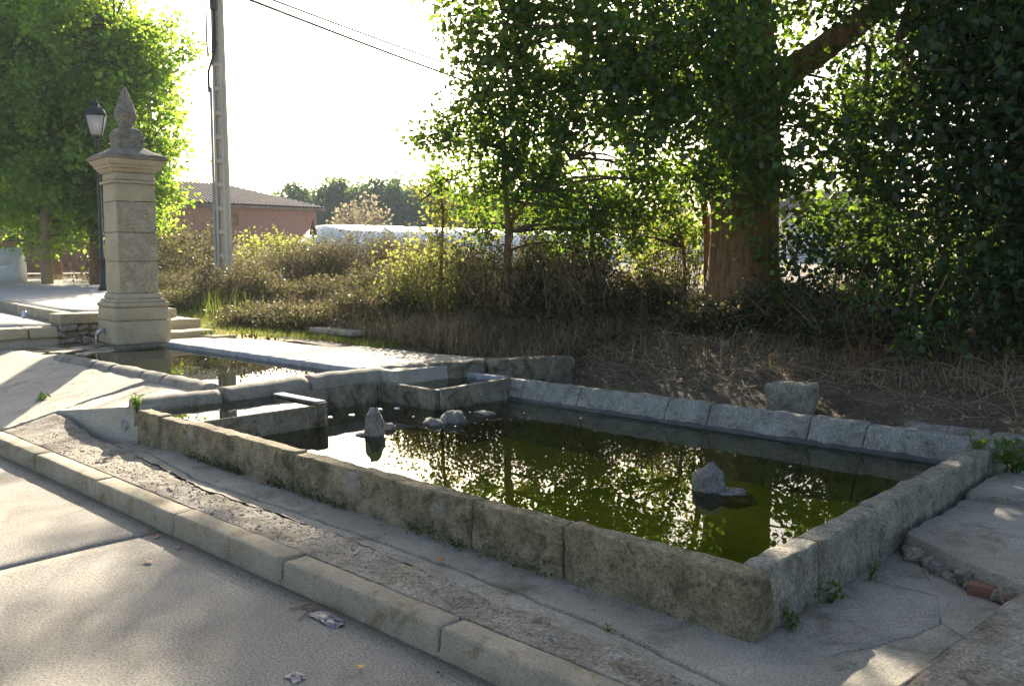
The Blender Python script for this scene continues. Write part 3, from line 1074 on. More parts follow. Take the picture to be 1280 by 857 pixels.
V, F = grid([-45, -30, -20, -16, -14, -12.62], list(np.linspace(0, 1, 5)), lambda x, y: .70 + .002 * max(0, -13 - x), fy=lambda x, v: plaza_edge(x) + .15 + (interp(x, [(-45, 30), (-24, 9.2), (-12, 5.7)]) - plaza_edge(x) - .15) * v, skirt=.2)
plaza = obj('plaza', V, F, M['plaza'], kind='structure', origin=(-20, 7, .7))
x = -12.35
k = 0
while x > -40:
    L = 1.1
    a, b_ = x - L + .004, x - .004
    ya, yb = plaza_edge(a), plaza_edge(b_)
    zt = .705 + .002 * max(0, -13 - x)
    V, F = block([(a, ya, .3), (b_, yb, .3), (b_, yb + .15, .3), (a, ya + .15, .3), (a, ya + .012, zt), (b_, yb + .012, zt), (b_, yb + .15, zt), (a, ya + .15, zt)], e=.015, seg=.25, amp=.003, seed=k)
    obj('kerb_stone', V, F, M['kerb'], parent=plaza, smooth=True)
    x -= L
    k += 1
V, F = grid([-45, -30, -20, -16, -14, -12.62], list(np.linspace(0, 1, 5)), lambda x, y: .556 + .001 * max(0, -13 - x), fy=lambda x, v: 2.36 + (plaza_edge(x) - .004 - 2.36) * v, skirt=.2)
terr = obj('terrace', V, F, M['plaza'], kind='structure', origin=(-20, 4, .55))
# thick step edge facing the ramp
for i, (ya, yb) in enumerate([(1.6, 2.35), (2.36, 3.2), (3.21, 3.92), (3.93, 4.28)]):
    V, F = block([(-12.6, ya, .415), (-12.22, ya, .415), (-12.24, yb, .415), (-12.62, yb, .415), (-12.6, ya, .555), (-12.25, ya, .555), (-12.27, yb, .555), (-12.62, yb, .555)], e=.02, seg=.08, amp=.012, seed=i)
    obj('step_stone', V, F, M['pillar'], parent=terr, smooth=True)
V, F = block(box8(-12.6, -12.32, 1.6, 4.35, .15, .42), e=.02, seg=.12, amp=.012)
obj('step_base', V, F, M['ramp'], parent=terr, smooth=True)
# rubble wall between the step and the pillar
rub = thing('rubble_wall', 'dark rough rubble wall between the step and the pillar', 'wall', (-12.3, 4.6, .2))
rr_ = random.Random(3)
z = .2
while z < .56:
    y = 4.28 + rr_.uniform(-.04, .04)
    h = rr_.uniform(.08, .14)
    while y < 5.05:
        L = rr_.uniform(.08, .24)
        V, F = block(box8(-12.6, -12.26 + rr_.uniform(-.05, .05), y, y + L - .006, z, z + h * rr_.uniform(.85, 1.15) - .004), e=.035, seg=.05, amp=.032, freq=9, seed=y * 7 + z)
        obj('stone', V, F, M['lichen'], parent=rub, smooth=True)
        y += L
    z += h
V, F = block(box8(-12.62, -12.32, 4.30, 5.1, .15, .574), e=.02, seg=.1, amp=.012)
obj('mortar_core', V, F, M['lichen'], parent=rub, smooth=True)
V, F = block(box8(-12.66, -12.22, 4.30, 5.1, .575, .715), e=.02, seg=.1, amp=.008)
obj('coping', V, F, M['kerb'], parent=rub, smooth=True)
# little stone steps right of the pillar
stp = thing('stone_steps', 'short flight of pale stone steps right of the pillar', 'steps', (-12.4, 5.9, .3))
for c in [box8(-12.5, -11.75, 5.42, 6.25, .2, .43), box8(-12.98, -12.3, 5.45, 6.3, .3, .56), box8(-13.45, -12.85, 5.45, 6.2, .4, .70), box8(-12.05, -11.82, 5.36, 5.62, .3, .64), box8(-11.9, -11.35, 6.0, 6.35, .25, .37)]:
    V, F = block(c, e=.02, seg=.1, amp=.012, freq=6, seed=c[0][0])
    obj('step_stone', V, F, M['pillar'], parent=stp, smooth=True)
# tin can on the terrace against the plaza kerb
V, F = lathe([(.03, .557), (.033, .56), (.033, .66), (.03, .668)], -14.3, 4.52, 12)
obj('drink_can', V, F, M['can'], smooth=True, label='small blue and white drink can at the foot of the plaza kerb', cat='can')

# ------------------------------------------------------------------ fountain pillar
PC = (-11.60, 5.00)
PR = -.078
pil = thing('fountain_pillar', 'square stone fountain pillar with cornice and pine cone finial', 'pillar', (*PC, .1))


def sq(s, z0, z1, s2=None):
    s2 = s if s2 is None else s2
    a, b_ = s / 2, s2 / 2
    c = [(PC[0] - a, PC[1] - a, z0), (PC[0] + a, PC[1] - a, z0), (PC[0] + a, PC[1] + a, z0), (PC[0] - a, PC[1] + a, z0), (PC[0] - b_, PC[1] - b_, z1), (PC[0] + b_, PC[1] - b_, z1), (PC[0] + b_, PC[1] + b_, z1), (PC[0] - b_, PC[1] + b_, z1)]
    return rot8(c, PC[0], PC[1], PR)


def pst(name, s, z0, z1, s2=None, mat='pillar', e=.015, amp=.006, seg=.07, seed=0):
    V, F = block(sq(s, z0, z1, s2), e=e, seg=seg, amp=amp, freq=8, seed=seed)
    return obj(name, V, F, M[mat], parent=pil, smooth=True)


pst('plinth', .63, .05, .35, mat='lichen', seed=21)  # dark stone puts the undercut's shadow into the plinth colour
pst('base_stone', .70, .345, .645, mat='pillar', seed=1)
pst('base_stone', .685, .649, .82, mat='pillar', seed=2)
pst('base_moulding', .715, .823, .885, e=.03, seed=3)
pst('base_moulding', .66, .885, .93, .62, e=.02, seed=4)
pst('base_moulding', .59, .93, 1.0, .53, e=.02, seed=5)
for i, (a, b_) in enumerate([(1.0, 1.41), (1.414, 1.785), (1.789, 2.18), (2.184, 2.415)]):
    pst('shaft_stone', .505 - i * .003, a, b_, mat='pillar', seed=6 + i, amp=.005)
# weathered pitted panels let into the shaft face that looks over the pool
for i, (a, b_) in enumerate([(1.002, 1.408), (1.416, 1.783), (1.791, 2.178)]):
    c = [(PC[0] + .2, PC[1] - .243, a), (PC[0] + .2545, PC[1] - .243, a), (PC[0] + .2545, PC[1] + .25, a), (PC[0] + .2, PC[1] + .25, a)]
    c += [(p[0], p[1], b_) for p in c]
    V, F = block(rot8(c, PC[0], PC[1], PR), e=.012, seg=.022, amp=.006, freq=22, seed=i)
    obj('pitted_face', V, F, M['pillar_rough'], parent=pil, smooth=True)
pst('necking', .56, 2.415, 2.45, e=.012, seed=12)
pst('necking', .50, 2.45, 2.55, seed=13)
pst('cornice', .52, 2.55, 2.60, .62, e=.012, seed=14)
pst('cornice', .64, 2.60, 2.64, .66, e=.012, seed=15)
pst('cornice', .66, 2.64, 2.71, .76, e=.012, seed=16)
pst('cornice', .78, 2.71, 2.755, .79, mat='lichen', e=.012, amp=.008, seed=17)
pst('cap', .78, 2.756, 2.89, .30, mat='lichen', e=.02, amp=.008, seed=18)
pst('finial_block', .33, 2.86, 3.09, .325, mat='lichen', amp=.01, seed=19)
pst('finial_block', .30, 3.09, 3.135, .20, mat='lichen', amp=.008, seed=20)
prof = [(.10, 3.11), (.085, 3.15), (.088, 3.18), (.108, 3.215), (.135, 3.27), (.138, 3.31), (.118, 3.38), (.084, 3.48), (.046, 3.58), (.022, 3.65), (.008, 3.665)]
pr2 = []
for i in range(len(prof) - 1):
    for s_ in range(3):
        f = s_ / 3
        pr2.append((prof[i][0] * (1 - f) + prof[i + 1][0] * f, prof[i][1] * (1 - f) + prof[i + 1][1] * f))
pr2.append(prof[-1])
V, F = lathe(pr2, PC[0], PC[1], 32, rot=PR)
for i in range(len(V)):
    v = V[i]
    dx, dy = v[0] - PC[0], v[1] - PC[1]
    a = math.atan2(dy, dx)
    g = 1 + .05 * math.sin(8 * a + (v[2] * 40)) * math.sin(8 * a - v[2] * 40) * (1 if v[2] > 3.2 else 0) + .05 * nz(v, 18) + .03 * nz(v, 40)
    V[i] = (PC[0] + dx * g, PC[1] + dy * g, v[2])
obj('finial', V, F, M['lichen'], parent=pil, smooth=True)
# spout on the left face with its dark niche
q = rot8([(PC[0] - .05, PC[1] - .335, 0), (PC[0] - .05, PC[1] - .43, 0), (PC[0] - .05, PC[1] - .46, 0)], PC[0], PC[1], PR)
V, F = tube([(q[0][0], q[0][1], .52), (q[1][0], q[1][1], .51), (q[2][0], q[2][1], .47)], [.028, .028, .026], 10)
obj('spout', V, F, M['steel'], parent=pil, smooth=True)
V, F = tube([(q[2][0], q[2][1], .48), (q[2][0], q[2][1] - .01, .40), (q[2][0], q[2][1] - .012, .30)], [.012, .010, .010], 8)
obj('water_trickle', V, F, M['glass'], smooth=True, label='thin stream of water falling from the pillar spout', cat='water')

# ------------------------------------------------------------------ stones and blocks behind the pool
blk = block(rot8(box8(-3.60, -3.22, 7.08, 7.40, .0, .355), -3.4, 7.2, .05), e=.035, seg=.05, amp=.025, freq=7, seed=2)
obj('stone_block', *blk, M['wall3'], smooth=True, label='weathered square stone block standing behind the back pool wall', cat='stone block')
cv = thing('culvert', 'grey concrete culvert slab over a dark opening at the bank foot', 'culvert', (-10.2, 7.1, .3))
V, F = block(rot8(box8(-10.45, -9.45, 6.95, 7.40, .42, .49), -10, 7.1, .0), e=.015, seg=.12, amp=.006)
obj('slab', V, F, M['path'], parent=cv, smooth=True)
V, F = block(box8(-10.42, -9.95, 7.0, 7.4, .22, .418), e=.015, seg=.12, amp=.006)
obj('side_wall', V, F, M['path'], parent=cv, smooth=True)
V, F = block(box8(-9.92, -9.47, 7.28, 7.4, .22, .418), e=.015, seg=.12, amp=.006)
obj('side_wall', V, F, M['lichen'], parent=cv, smooth=True)
# low ledge stones along the ditch
led = thing('ditch_edging', 'low mossy edging stones along the ditch behind the pool', 'edging', (-3, 7.1, 0))
x = -5.85
k = 0
while x < 1.5:
    L = rr_.uniform(.6, 1.1)
    if not (x < -3.1 and x + L > -3.75):
        yy = interp(x, [(-6, 6.62), (-3.2, 6.98), (1.5, 7.0)])
        V, F = block(box8(x, x + L - .02, yy + .08, yy + .26, -.05, .105 if x < -3.5 else .15), e=.03, seg=.09, amp=.016, seed=k)
        obj('edging_stone', V, F, M['lichen'], parent=led, smooth=True)
    x += L
    k += 1


def rock(name, cx, cy, z, rx, ry, rz, label, seed, mat='rock', cat='rock', n=3, parent=None):
    bm_v, bm_f = [], None
    th = np.linspace(0, math.pi, 16)
    P = []
    for a in th:
        for k in range(22):
            b_ = 2 * math.pi * k / 22
            d = np.array([math.sin(a) * math.cos(b_), math.sin(a) * math.sin(b_), math.cos(a)])
            f = 1 + .28 * nz(d, 1.6, seed) + .16 * nz(d, 4.0, seed) + .07 * nz(d, 9, seed)
            P.append((cx + d[0] * rx * f, cy + d[1] * ry * f, z + d[2] * rz * f))
    I = np.arange(16 * 22).reshape(16, 22)
    J = np.roll(I, -1, 1)
    F = np.stack([I[:-1], I[1:], J[1:], J[:-1]], -1).reshape(-1, 4)
    return obj(name, np.array(P), F, M[mat], smooth=False, label=label, cat=cat, parent=parent)


rock('rock', -5.45, 4.22, .09, .075, .075, .17, 'upright pointed rock standing in the water by the near trough', 1)
rock('rock', -5.55, 4.44, .055, .05, .055, .05, 'small round stone touching the upright pointed rock', 2)
rock('rock', -5.52, 4.14, .05, .06, .05, .025, 'flat dark stone barely above water left of the pointed rock', 12)
rock('rock', -5.42, 5.03, .06, .12, .10, .09, 'broad grey rock half sunk below the far trough', 3)
rock('rock', -5.45, 4.84, .055, .10, .07, .05, 'low flat rock beside the broad grey rock', 4)
rock('rock', -2.66, 4.56, .07, .10, .08, .14, 'pale jagged rock alone in the right part of the pool', 5)
rock('rock', -2.55, 4.62, .02, .17, .11, .05, 'submerged slab at the foot of the pale jagged rock', 6)
rock('rock', -7.4, 9.10, .62, .075, .07, .07, 'pale stone lying in dry grass on the bank', 7, 'pillar')
rock('rock', -3.23, 9.05, .55, .08, .07, .08, 'pale stone under the dark tree on the bank', 8, 'pillar')
rock('rock', -3.02, 8.98, .53, .10, .09, .09, 'dark stone beside the pale stone on the bank', 9, 'lichen')
rock('rock', -4.92, 8.72, .48, .07, .06, .07, 'small brown stone on the bank above the stone block', 10, 'lichen')
rock('floating_foam', -5.50, 5.50, .058, .11, .07, .02, 'cluster of pale debris floating by the far trough', 11, 'patch', 'debris')
for i, (px, py, lab) in enumerate([(-6.35, 4.42, 'nearest the near trough'), (-6.30, 4.62, 'second from the near trough'), (-6.35, 4.98, 'under the middle of the rim wall'), (-6.28, 5.12, 'close to the far trough')]):
    rock('foam_fleck', px, py, .057, .03, .025, .008, 'white fleck floating on dark water, ' + lab, 20 + i, 'whitepl', 'foam')

# ================================================================== POLE AND WIRES
PB = np.array([-16.75, 9.15, .9])
pole = thing('utility_pole', 'tall tapering concrete utility pole rising out of the brambles', 'pole', tuple(PB))
pa = math.radians(43.2 - 8)
ex, ey = np.array([math.cos(pa), math.sin(pa), 0]), np.array([-math.sin(pa), math.cos(pa), 0])


def pole_box(name, u0, u1, v0, v1, z0, z1, u0t=None, u1t=None, v0t=None, v1t=None, mat='pole'):
    u0t = u0 if u0t is None else u0t
    u1t = u1 if u1t is None else u1t
    v0t = v0 if v0t is None else v0t
    v1t = v1 if v1t is None else v1t
    c = [PB + ex * u + ey * v + np.array([0, 0, z]) for u, v, z in [(u0, v0, z0), (u1, v0, z0), (u1, v1, z0), (u0, v1, z0), (u0t, v0t, z1), (u1t, v0t, z1), (u1t, v1t, z1), (u0t, v1t, z1)]]
    V, F = block(c, e=.008, seg=1.0, amp=.0)
    return obj(name, V, F, M[mat], parent=pole, smooth=False)


H = 6.9
pole_box('flange', -.125, -.07, -.12, .12, -.4, H, -.09, -.048, -.09, .09)
pole_box('flange', .07, .125, -.12, .12, -.4, H, .048, .09, -.09, .09)
pole_box('web', -.07, .07, -.03, .03, -.4, H, -.048, .048, -.025, .025)
z = .1
while z < H - .3:
    f = z / H
    hw = .07 + (.048 - .07) * f
    hd = .095 + (.075 - .095) * f
    pole_box('rung', -hw - .004, hw + .004, -hd, hd, z, z + .09)
    z += .48
pts = [PB + ex * (-.14 + .03 * zz / H) + ey * -.13 + np.array([0, 0, zz]) for zz in np.linspace(-.1, 4.0, 12)]
V, F = tube(pts, .028, 8)
obj('cable_duct', V, F, M['pipe'], parent=pole, smooth=True)
pts = [PB + ex * u + ey * -.15 + np.array([0, 0, zz]) for u, zz in [(-.15, 3.9), (-.155, 4.3), (-.06, 4.55), (.0, 4.8), (.01, 5.4), (.0, 6.1), (-.01, 6.4)]]
V, F = tube(pts, .026, 8)
obj('cable', V, F, M['cable'], parent=pole, smooth=True)
pts = [PB + ex * u + ey * -.155 + np.array([0, 0, zz]) for u, zz in [(.03, 6.2), (.0, 5.9), (-.01, 5.2), (-.05, 4.7), (-.15, 4.62), (-.165, 5.0), (-.15, 6.0), (-.12, 6.55), (.0, 6.6)]]
V, F = tube(pts, .018, 8)
obj('cable', V, F, M['cable'], parent=pole, smooth=True)
pole_box('junction_box', -.05, .05, -.22, -.12, 5.5, 5.75, mat='black')


def wire(a, b_, sag, r_, label):
    a, b_ = np.array(a), np.array(b_)
    t = np.linspace(0, 1, 40)[:, None]
    P = a + (b_ - a) * t
    P[:, 2] -= sag * 4 * (t[:, 0] * (1 - t[:, 0]))
    V, F = tube(P, r_, 5)
    obj('overhead_wire', V, F, M['cable'], smooth=True, label=label, cat='wire')


E1 = np.array([-32.44, 46.34, 9.2])
top = PB + np.array([0, 0, 5.96])
wire(top + ex * .1, E1, .25, .034, 'lower overhead wire sagging from the pole into the tree')
wire(top + ex * .1 + np.array([0, 0, .16]), E1 + np.array([-.3, .5, .75]), .22, .027, 'upper thin overhead wire from the pole into the tree')
wire(top - ex * .1 + np.array([0, 0, -.1]), (-48, 6, 4.5), .5, .008, 'thin wire running left from the pole behind the leafy trees')

# ------------------------------------------------------------------ lamp post behind the pillar
LB = np.array([-21.13, 8.42, .715])
lamp = thing('street_lamp', 'black iron lamp post with a glazed lantern behind the pillar', 'street lamp', tuple(LB))
V, F = lathe([(.11, 0), (.11, .08), (.075, .12), (.07, .7), (.085, .74), (.05, .8), (.04, 2.4), (.034, 3.45), (.055, 3.48), (.055, 3.52), (.03, 3.56)], 0, 0, 14)
obj('post', V + LB, F, M['black'], parent=lamp, smooth=True)
ll = LB + np.array([0, 0, 3.56])
fr_ = Acc()
ca = [(math.cos(a), math.sin(a)) for a in (np.arange(4) * math.pi / 2 + math.radians(43.2 + 18 + 45))]
for (cx_, cy_) in ca:
    fr_.add(*tube([ll + np.array([cx_ * .17, cy_ * .17, .02]), ll + np.array([cx_ * .29, cy_ * .29, .48])], .013, 6))
for rr0, zz in ((.17, .02), (.29, .48)):
    for k in range(4):
        a, b_ = ca[k], ca[(k + 1) % 4]
        fr_.add(*tube([ll + np.array([a[0] * rr0, a[1] * rr0, zz]), ll + np.array([b_[0] * rr0, b_[1] * rr0, zz])], .014, 6))
lfr = obj('lantern_frame', *fr_.out(), M['black'], parent=lamp)
for k in range(4):
    a, b_ = np.array(ca[k]), np.array(ca[(k + 1) % 4])
    c0 = []
    for rr0, zz in ((.165, .03), (.285, .47)):
        for p in (a, b_):
            c0.append(ll + np.array([p[0] * rr0, p[1] * rr0, zz]))
    nrm = np.array([(a + b_)[0], (a + b_)[1], 0])
    nrm /= np.linalg.norm(nrm)
    V = np.array(c0 + [p - nrm * .006 for p in c0])
    F = np.array([(0, 1, 3, 2), (5, 4, 6, 7), (0, 2, 6, 4), (1, 5, 7, 3), (0, 4, 5, 1), (2, 3, 7, 6)])
    obj('pane', V, F, M['frost'], parent=lfr)
V, F = lathe([(.31, .49), (.32, .51), (.21, .65), (.11, .70), (.095, .73), (.095, .77), (.045, .79), (.035, .83), (.005, .86)], 0, 0, 4, rot=math.radians(43.2 + 18 + 45))
obj('lantern_roof', V + ll, F, M['black'], parent=lfr)

# ------------------------------------------------------------------ white barrier on the plaza
bar = thing('traffic_barrier', 'white plastic traffic barrier under the trees on the left', 'barrier', (-30.6, 9.5, .73))
be = np.array([math.cos(math.radians(43)), math.sin(math.radians(43)), 0])
bn = np.array([-be[1], be[0], 0])
B0 = np.array([-30.2, 9.55, .735])


def bbox(name, u0, u1, prof):
    P = []
    for u in (u0, u1):
        for v, z_ in prof:
            P.append(B0 + be * u + bn * v + np.array([0, 0, z_]))
    n = len(prof)
    Fq = np.array([(k, (k + 1) % n, n + (k + 1) % n, n + k) for k in range(n)])
    c0 = np.mean(P[:n], 0)
    c1 = np.mean(P[n:], 0)
    P += [c0, c1]
    Ft = np.array([((k + 1) % n, k, 2 * n) for k in range(n)] + [(n + k, n + (k + 1) % n, 2 * n + 1) for k in range(n)])
    obj(name, np.array(P), [Fq, Ft], M['whitepl'], parent=bar)


bbox('body', -2.0, 0, [(-.28, 0), (-.28, .5), (-.12, 1.08), (.12, 1.08), (.28, .5), (.28, 0)])
bbox('body', -4.1, -2.06, [(-.28, 0), (-.28, .5), (-.12, 1.08), (.12, 1.08), (.28, .5), (.28, 0)])
bbox('rib', -1.45, -.2, [(-.31, .55), (-.15, 1.05), (-.12, 1.05), (-.26, .55)])
bbox('rib', -1.9, -.7, [(-.30, .05), (-.30, .45), (-.27, .45), (-.27, .05)])

# ================================================================== BUILDINGS FAR BEHIND
def place(px, d):   # plan position from image pixels right of centre and view depth in metres
    r_ = px / 1090 * d
    c_, s_ = math.cos(math.radians(43.2)), math.sin(math.radians(43.2))
    return np.array([r_ * c_ - d * s_, r_ * s_ + d * c_, 0])


a0, a1 = np.array([-38.6, 26.3, 0]), np.array([-39.3, 17.0, 0])
barn = thing('brick_barn', 'long red brick barn with a dark tiled roof behind the pole', 'barn', (-41, 22, 1.2))
d_ = (a0 - a1) / np.linalg.norm(a0 - a1)
d_ = np.array([d_[0], d_[1], 0])
Lb = 22.0
p_r = a0
p_l = a0 - d_ * Lb
nb = np.array([-d_[1], d_[0], 0])
if nb @ np.array([-1, 1, 0]) < 0:
    nb = -nb
Wb = 7.0
zg, ze, zr_ = .9, 4.05, 5.3


def up(p, z_):
    return (p[0], p[1], z_)


c = [up(p_l, zg), up(p_r, zg), up(p_r + nb * Wb, zg), up(p_l + nb * Wb, zg), up(p_l, ze), up(p_r, ze), up(p_r + nb * Wb, ze), up(p_l + nb * Wb, ze)]
V, F = block(c, e=.01, seg=4, amp=0)
obj('wall', V, F, M['brick'], parent=barn)
wq = p_r - d_ * 4.6 - nb * .03
V, F = block([up(wq - d_ * .35, 3.1), up(wq + d_ * .35, 3.1), up(wq + d_ * .35 + nb * .1, 3.1), up(wq - d_ * .35 + nb * .1, 3.1), up(wq - d_ * .35, 3.7), up(wq + d_ * .35, 3.7), up(wq + d_ * .35 + nb * .1, 3.7), up(wq - d_ * .35 + nb * .1, 3.7)], e=.01, seg=1, amp=0)
wn = obj('window', V, F, M['bark'], parent=barn)
V, F = tube([np.array(up(wq - nb * .01, 3.1)), np.array(up(wq - nb * .01, 3.7))], .03, 4, cap=False)
obj('frame', V, F, M['bark2'], parent=wn)
ov = .35
er, el = p_r + d_ * ov - nb * ov, p_l - d_ * ov - nb * ov
erb, elb = p_r + d_ * ov + nb * (Wb + ov), p_l - d_ * ov + nb * (Wb + ov)
rg0, rg1 = p_r - d_ * 3.3 + nb * Wb / 2, p_l + d_ * 3.3 + nb * Wb / 2
V = np.array([up(er, ze), up(el, ze), up(elb, ze), up(erb, ze), up(rg0, zr_), up(rg1, zr_), up(er, ze - .12), up(el, ze - .12), up(elb, ze - .12), up(erb, ze - .12)])
F = [np.array([(1, 0, 4, 5), (3, 2, 5, 4), (6, 7, 8, 9), (0, 1, 7, 6), (1, 2, 8, 7), (2, 3, 9, 8), (3, 0, 6, 9)]), np.array([(0, 3, 4), (2, 1, 5)])]
roof = obj('roof', V, F, M['tile'], parent=barn)
A = Acc()   # rows of half-round tiles
nrow = 110
for k in range(nrow):
    f = (k + .5) / nrow
    lo_ = el + (er - el) * f
    u = f * (Lb + 2 * ov)
    edge = min(u, Lb + 2 * ov - u) / (3.3 + ov)
    hi_f = min(1.0, edge)
    hi_ = lo_ + nb * (Wb / 2 + ov) * hi_f
    A.add(*tube([np.array(up(lo_, ze + .03)), np.array(up(hi_, ze + .03 + (zr_ - ze) * hi_f))], .075, 5, cap=False))
o_ = obj('tile_row', *A.out(), M['tile'], parent=barn)
o_['kind'] = 'stuff'

gh = thing('greenhouse_tunnel', 'long white film greenhouse tunnel beyond the hedge', 'greenhouse', (-26, 24, 1.2))
g0, g1 = np.array([-27.8, 18.1, 0]), np.array([-27.2, 33.5, 0])
gd = (g1 - g0) / np.linalg.norm(g1 - g0)
gn = np.array([-gd[1], gd[0], 0])
if gn @ np.array([1, -1, 0]) > 0:
    gn = -gn
for t_i in range(1):
    P = []
    ns, nr = 30, 12
    off = gn * (3.6 * t_i)
    for i in range(ns):
        s_ = i / (ns - 1)
        sc = math.sin(min(1, s_ * 21) * math.pi / 2) ** .5 if i < 3 else 1
        for k in range(nr + 1):
            a = math.pi * k / nr
            P.append(tuple(g0 + off + gd * (26 * s_) + gn * (1.7 * math.cos(a) * (.55 + .45 * sc)) + np.array([0, 0, .95 + 1.82 * math.sin(a) * (.35 + .65 * sc)  + .012 * (i % 2)])))
    I = np.arange(ns * (nr + 1)).reshape(ns, nr + 1)
    F = np.stack([I[:-1, :-1], I[1:, :-1], I[1:, 1:], I[:-1, 1:]], -1).reshape(-1, 4)
    obj('film_cover', P, F, M['film'], parent=gh, smooth=True)
    for i in range(4, ns, 2):
        V, F = tube([np.array(P[i * (nr + 1) + k]) + np.array([0, 0, .015]) for k in range(nr + 1)], .03, 4, cap=False)
        obj('hoop', V, F, M['steel'], parent=gh)

cot = thing('distant_shed', 'small white walled shed with a brown roof seen through the leaves', 'shed', (-17.5, 38.7, 1.2))
V, F = block(rot8(box8(-19.5, -15.5, 37, 41, .9, 3.5), -17.5, 39, math.radians(43)), e=.01, seg=5, amp=0)
obj('wall', V, F, M['whitepl'], parent=cot)
c = rot8([(-20, 36.5, 3.5), (-15, 36.5, 3.5), (-15, 41.5, 3.5), (-20, 41.5, 3.5), (-19.9, 39, 4.6), (-15.1, 39, 4.6), (-15.1, 39.05, 4.6), (-19.9, 39.05, 4.6)], -17.5, 39, math.radians(43))
V, F = block(c, e=.01, seg=5, amp=0)
obj('roof', V, F, M['tile'], parent=cot)

sp = thing('marker_post', 'thin post with a small pointed head before the brick barn', 'post', (-25.75, 17.4, 1.2))
V, F = tube([(-25.75, 17.4, 1.1), (-25.75, 17.4, 2.35)], .03, 8)
obj('post', V, F, M['steel'], parent=sp)
V, F = lathe([(.14, 2.30), (.14, 2.40), (.02, 2.82)], -25.75, 17.4, 4, rot=.5)
obj('head', V, F, M['brickbit'], parent=sp)

# ================================================================== TREES
SUN_GAPS = [((-2.56, 4.77, -.27), .24), ((-2.37, 4.82, -.27), .24), ((-2.40, 5.09, -.27), .24), ((-1.22, 2.98, 0), .20), ((-1.0, 3.05, .03), .16), ((-1.5, 5.4, .25), .10)]


def tree(name, label, cat, base, trunk, tr_r, limbs, clusters, dens, leaf, mat, bark='bark', seed=1, per=16, spread=.10, tl=.4, twig_r=.006, group=None, wob=.08, sides=14, slim=False, ridges=0, twig_keep=1.0, squash=.85, hang=.35):
    r = np.random.default_rng(seed)
    t_ = thing(name, label, cat, base, group)
    P = np.array(trunk, float)
    n = max(8, int(np.linalg.norm(P[-1] - P[0]) / .12))
    ts = np.linspace(0, len(P) - 1, n)
    Q = np.stack([np.interp(ts, np.arange(len(P)), P[:, k]) for k in range(3)], -1)
    R = np.interp(ts, np.arange(len(P)), tr_r)
    V, F = tube(Q, R, sides)
    if wob:
        for i in range(n * sides):
            a = (i % sides) / sides * 2 * math.pi
            c_ = Q[i // sides]
            k_ = 1 + wob * (nz((math.cos(a) * 1.5, math.sin(a) * 1.5, c_[2] * .7), 1.0, seed) + .6 * nz((math.cos(a) * 5, math.sin(a) * 5, c_[2] * 1.2), 1.0, seed))
            if ridges:
                k_ += .04 * abs(math.sin(ridges * .5 * a + 2.5 * nz((math.cos(a), math.sin(a), c_[2]), .9, seed))) + .03 * nz((math.cos(a) * 14, math.sin(a) * 14, c_[2] * 2.5), 1, seed)
            V[i] = c_ + (V[i] - c_) * k_
    obj('trunk', V, F, M[bark], parent=t_, smooth=True)
    for L, r0, r1 in limbs:
        L = np.array(L, float)
        ts = np.linspace(0, len(L) - 1, 14)
        Q2 = np.stack([np.interp(ts, np.arange(len(L)), L[:, k]) for k in range(3)], -1)
        Q2[1:-1] += r.normal(size=(12, 3)) * r0 * .15
        V, F = tube(Q2, np.linspace(r0, r1, 14), 10, wob=.12, seed=seed)
        obj('limb', V, F, M[bark], parent=t_, smooth=True)
    A = Acc()
    top_i = np.array([q for q in Q] + [np.array(p) for L, _, _ in limbs for p in L])
    for (x_, y_, z_, R_) in clusters:
        c_ = np.array([x_, y_, z_])
        dd = np.linalg.norm(top_i - c_, axis=1) + np.where(top_i[:, 2] > z_ + .2, 3.0, 0)
        a_ = top_i[np.argmin(dd)]
        A.add(*tube(curve_pts(a_, c_, .15, 7, r), np.linspace(.012 + .03 * R_, .008, 7), 5, cap=False))
    C, TW = twig_points(r, clusters, dens, per, spread, tl, squash)
    for (x_, y_, z_, R_) in clusters:
        c_ = np.array([x_, y_, z_])
        for k in range(int(9 * R_) + 2):
            A.add(*tube(curve_pts(c_, c_ + ball(r, 1)[0] * R_, .05, 4, r), [.012, .009, .006, .003], 4, cap=False))
    for g_, gr_ in SUN_GAPS:        # holes in the foliage that let a beam of sun through
        v_ = C - np.array(g_)
        along = v_ @ np.array(SUN)
        off_ = np.linalg.norm(v_ - along[:, None] * np.array(SUN), axis=1)
        TW = [q_ for q_ in TW if np.linalg.norm((v2 := (q_[0] + q_[1]) / 2 - np.array(g_)) - (v2 @ np.array(SUN)) * np.array(SUN)) > gr_ + .06]
        C = C[(off_ > gr_ * (1 + .5 * np.sin(along * 9.0))) | (along < 0)]
    A.add(*twig_mesh(r, TW, twig_r, twig_keep))
    o_ = obj('branches', *A.out(), M['twig'], parent=t_)
    o_['kind'] = 'stuff'
    V, F = leaves(r, C, leaf, slim, hang)
    o_ = obj('crown', V, F, M[mat], parent=t_)
    o_['kind'] = 'stuff'
    return t_


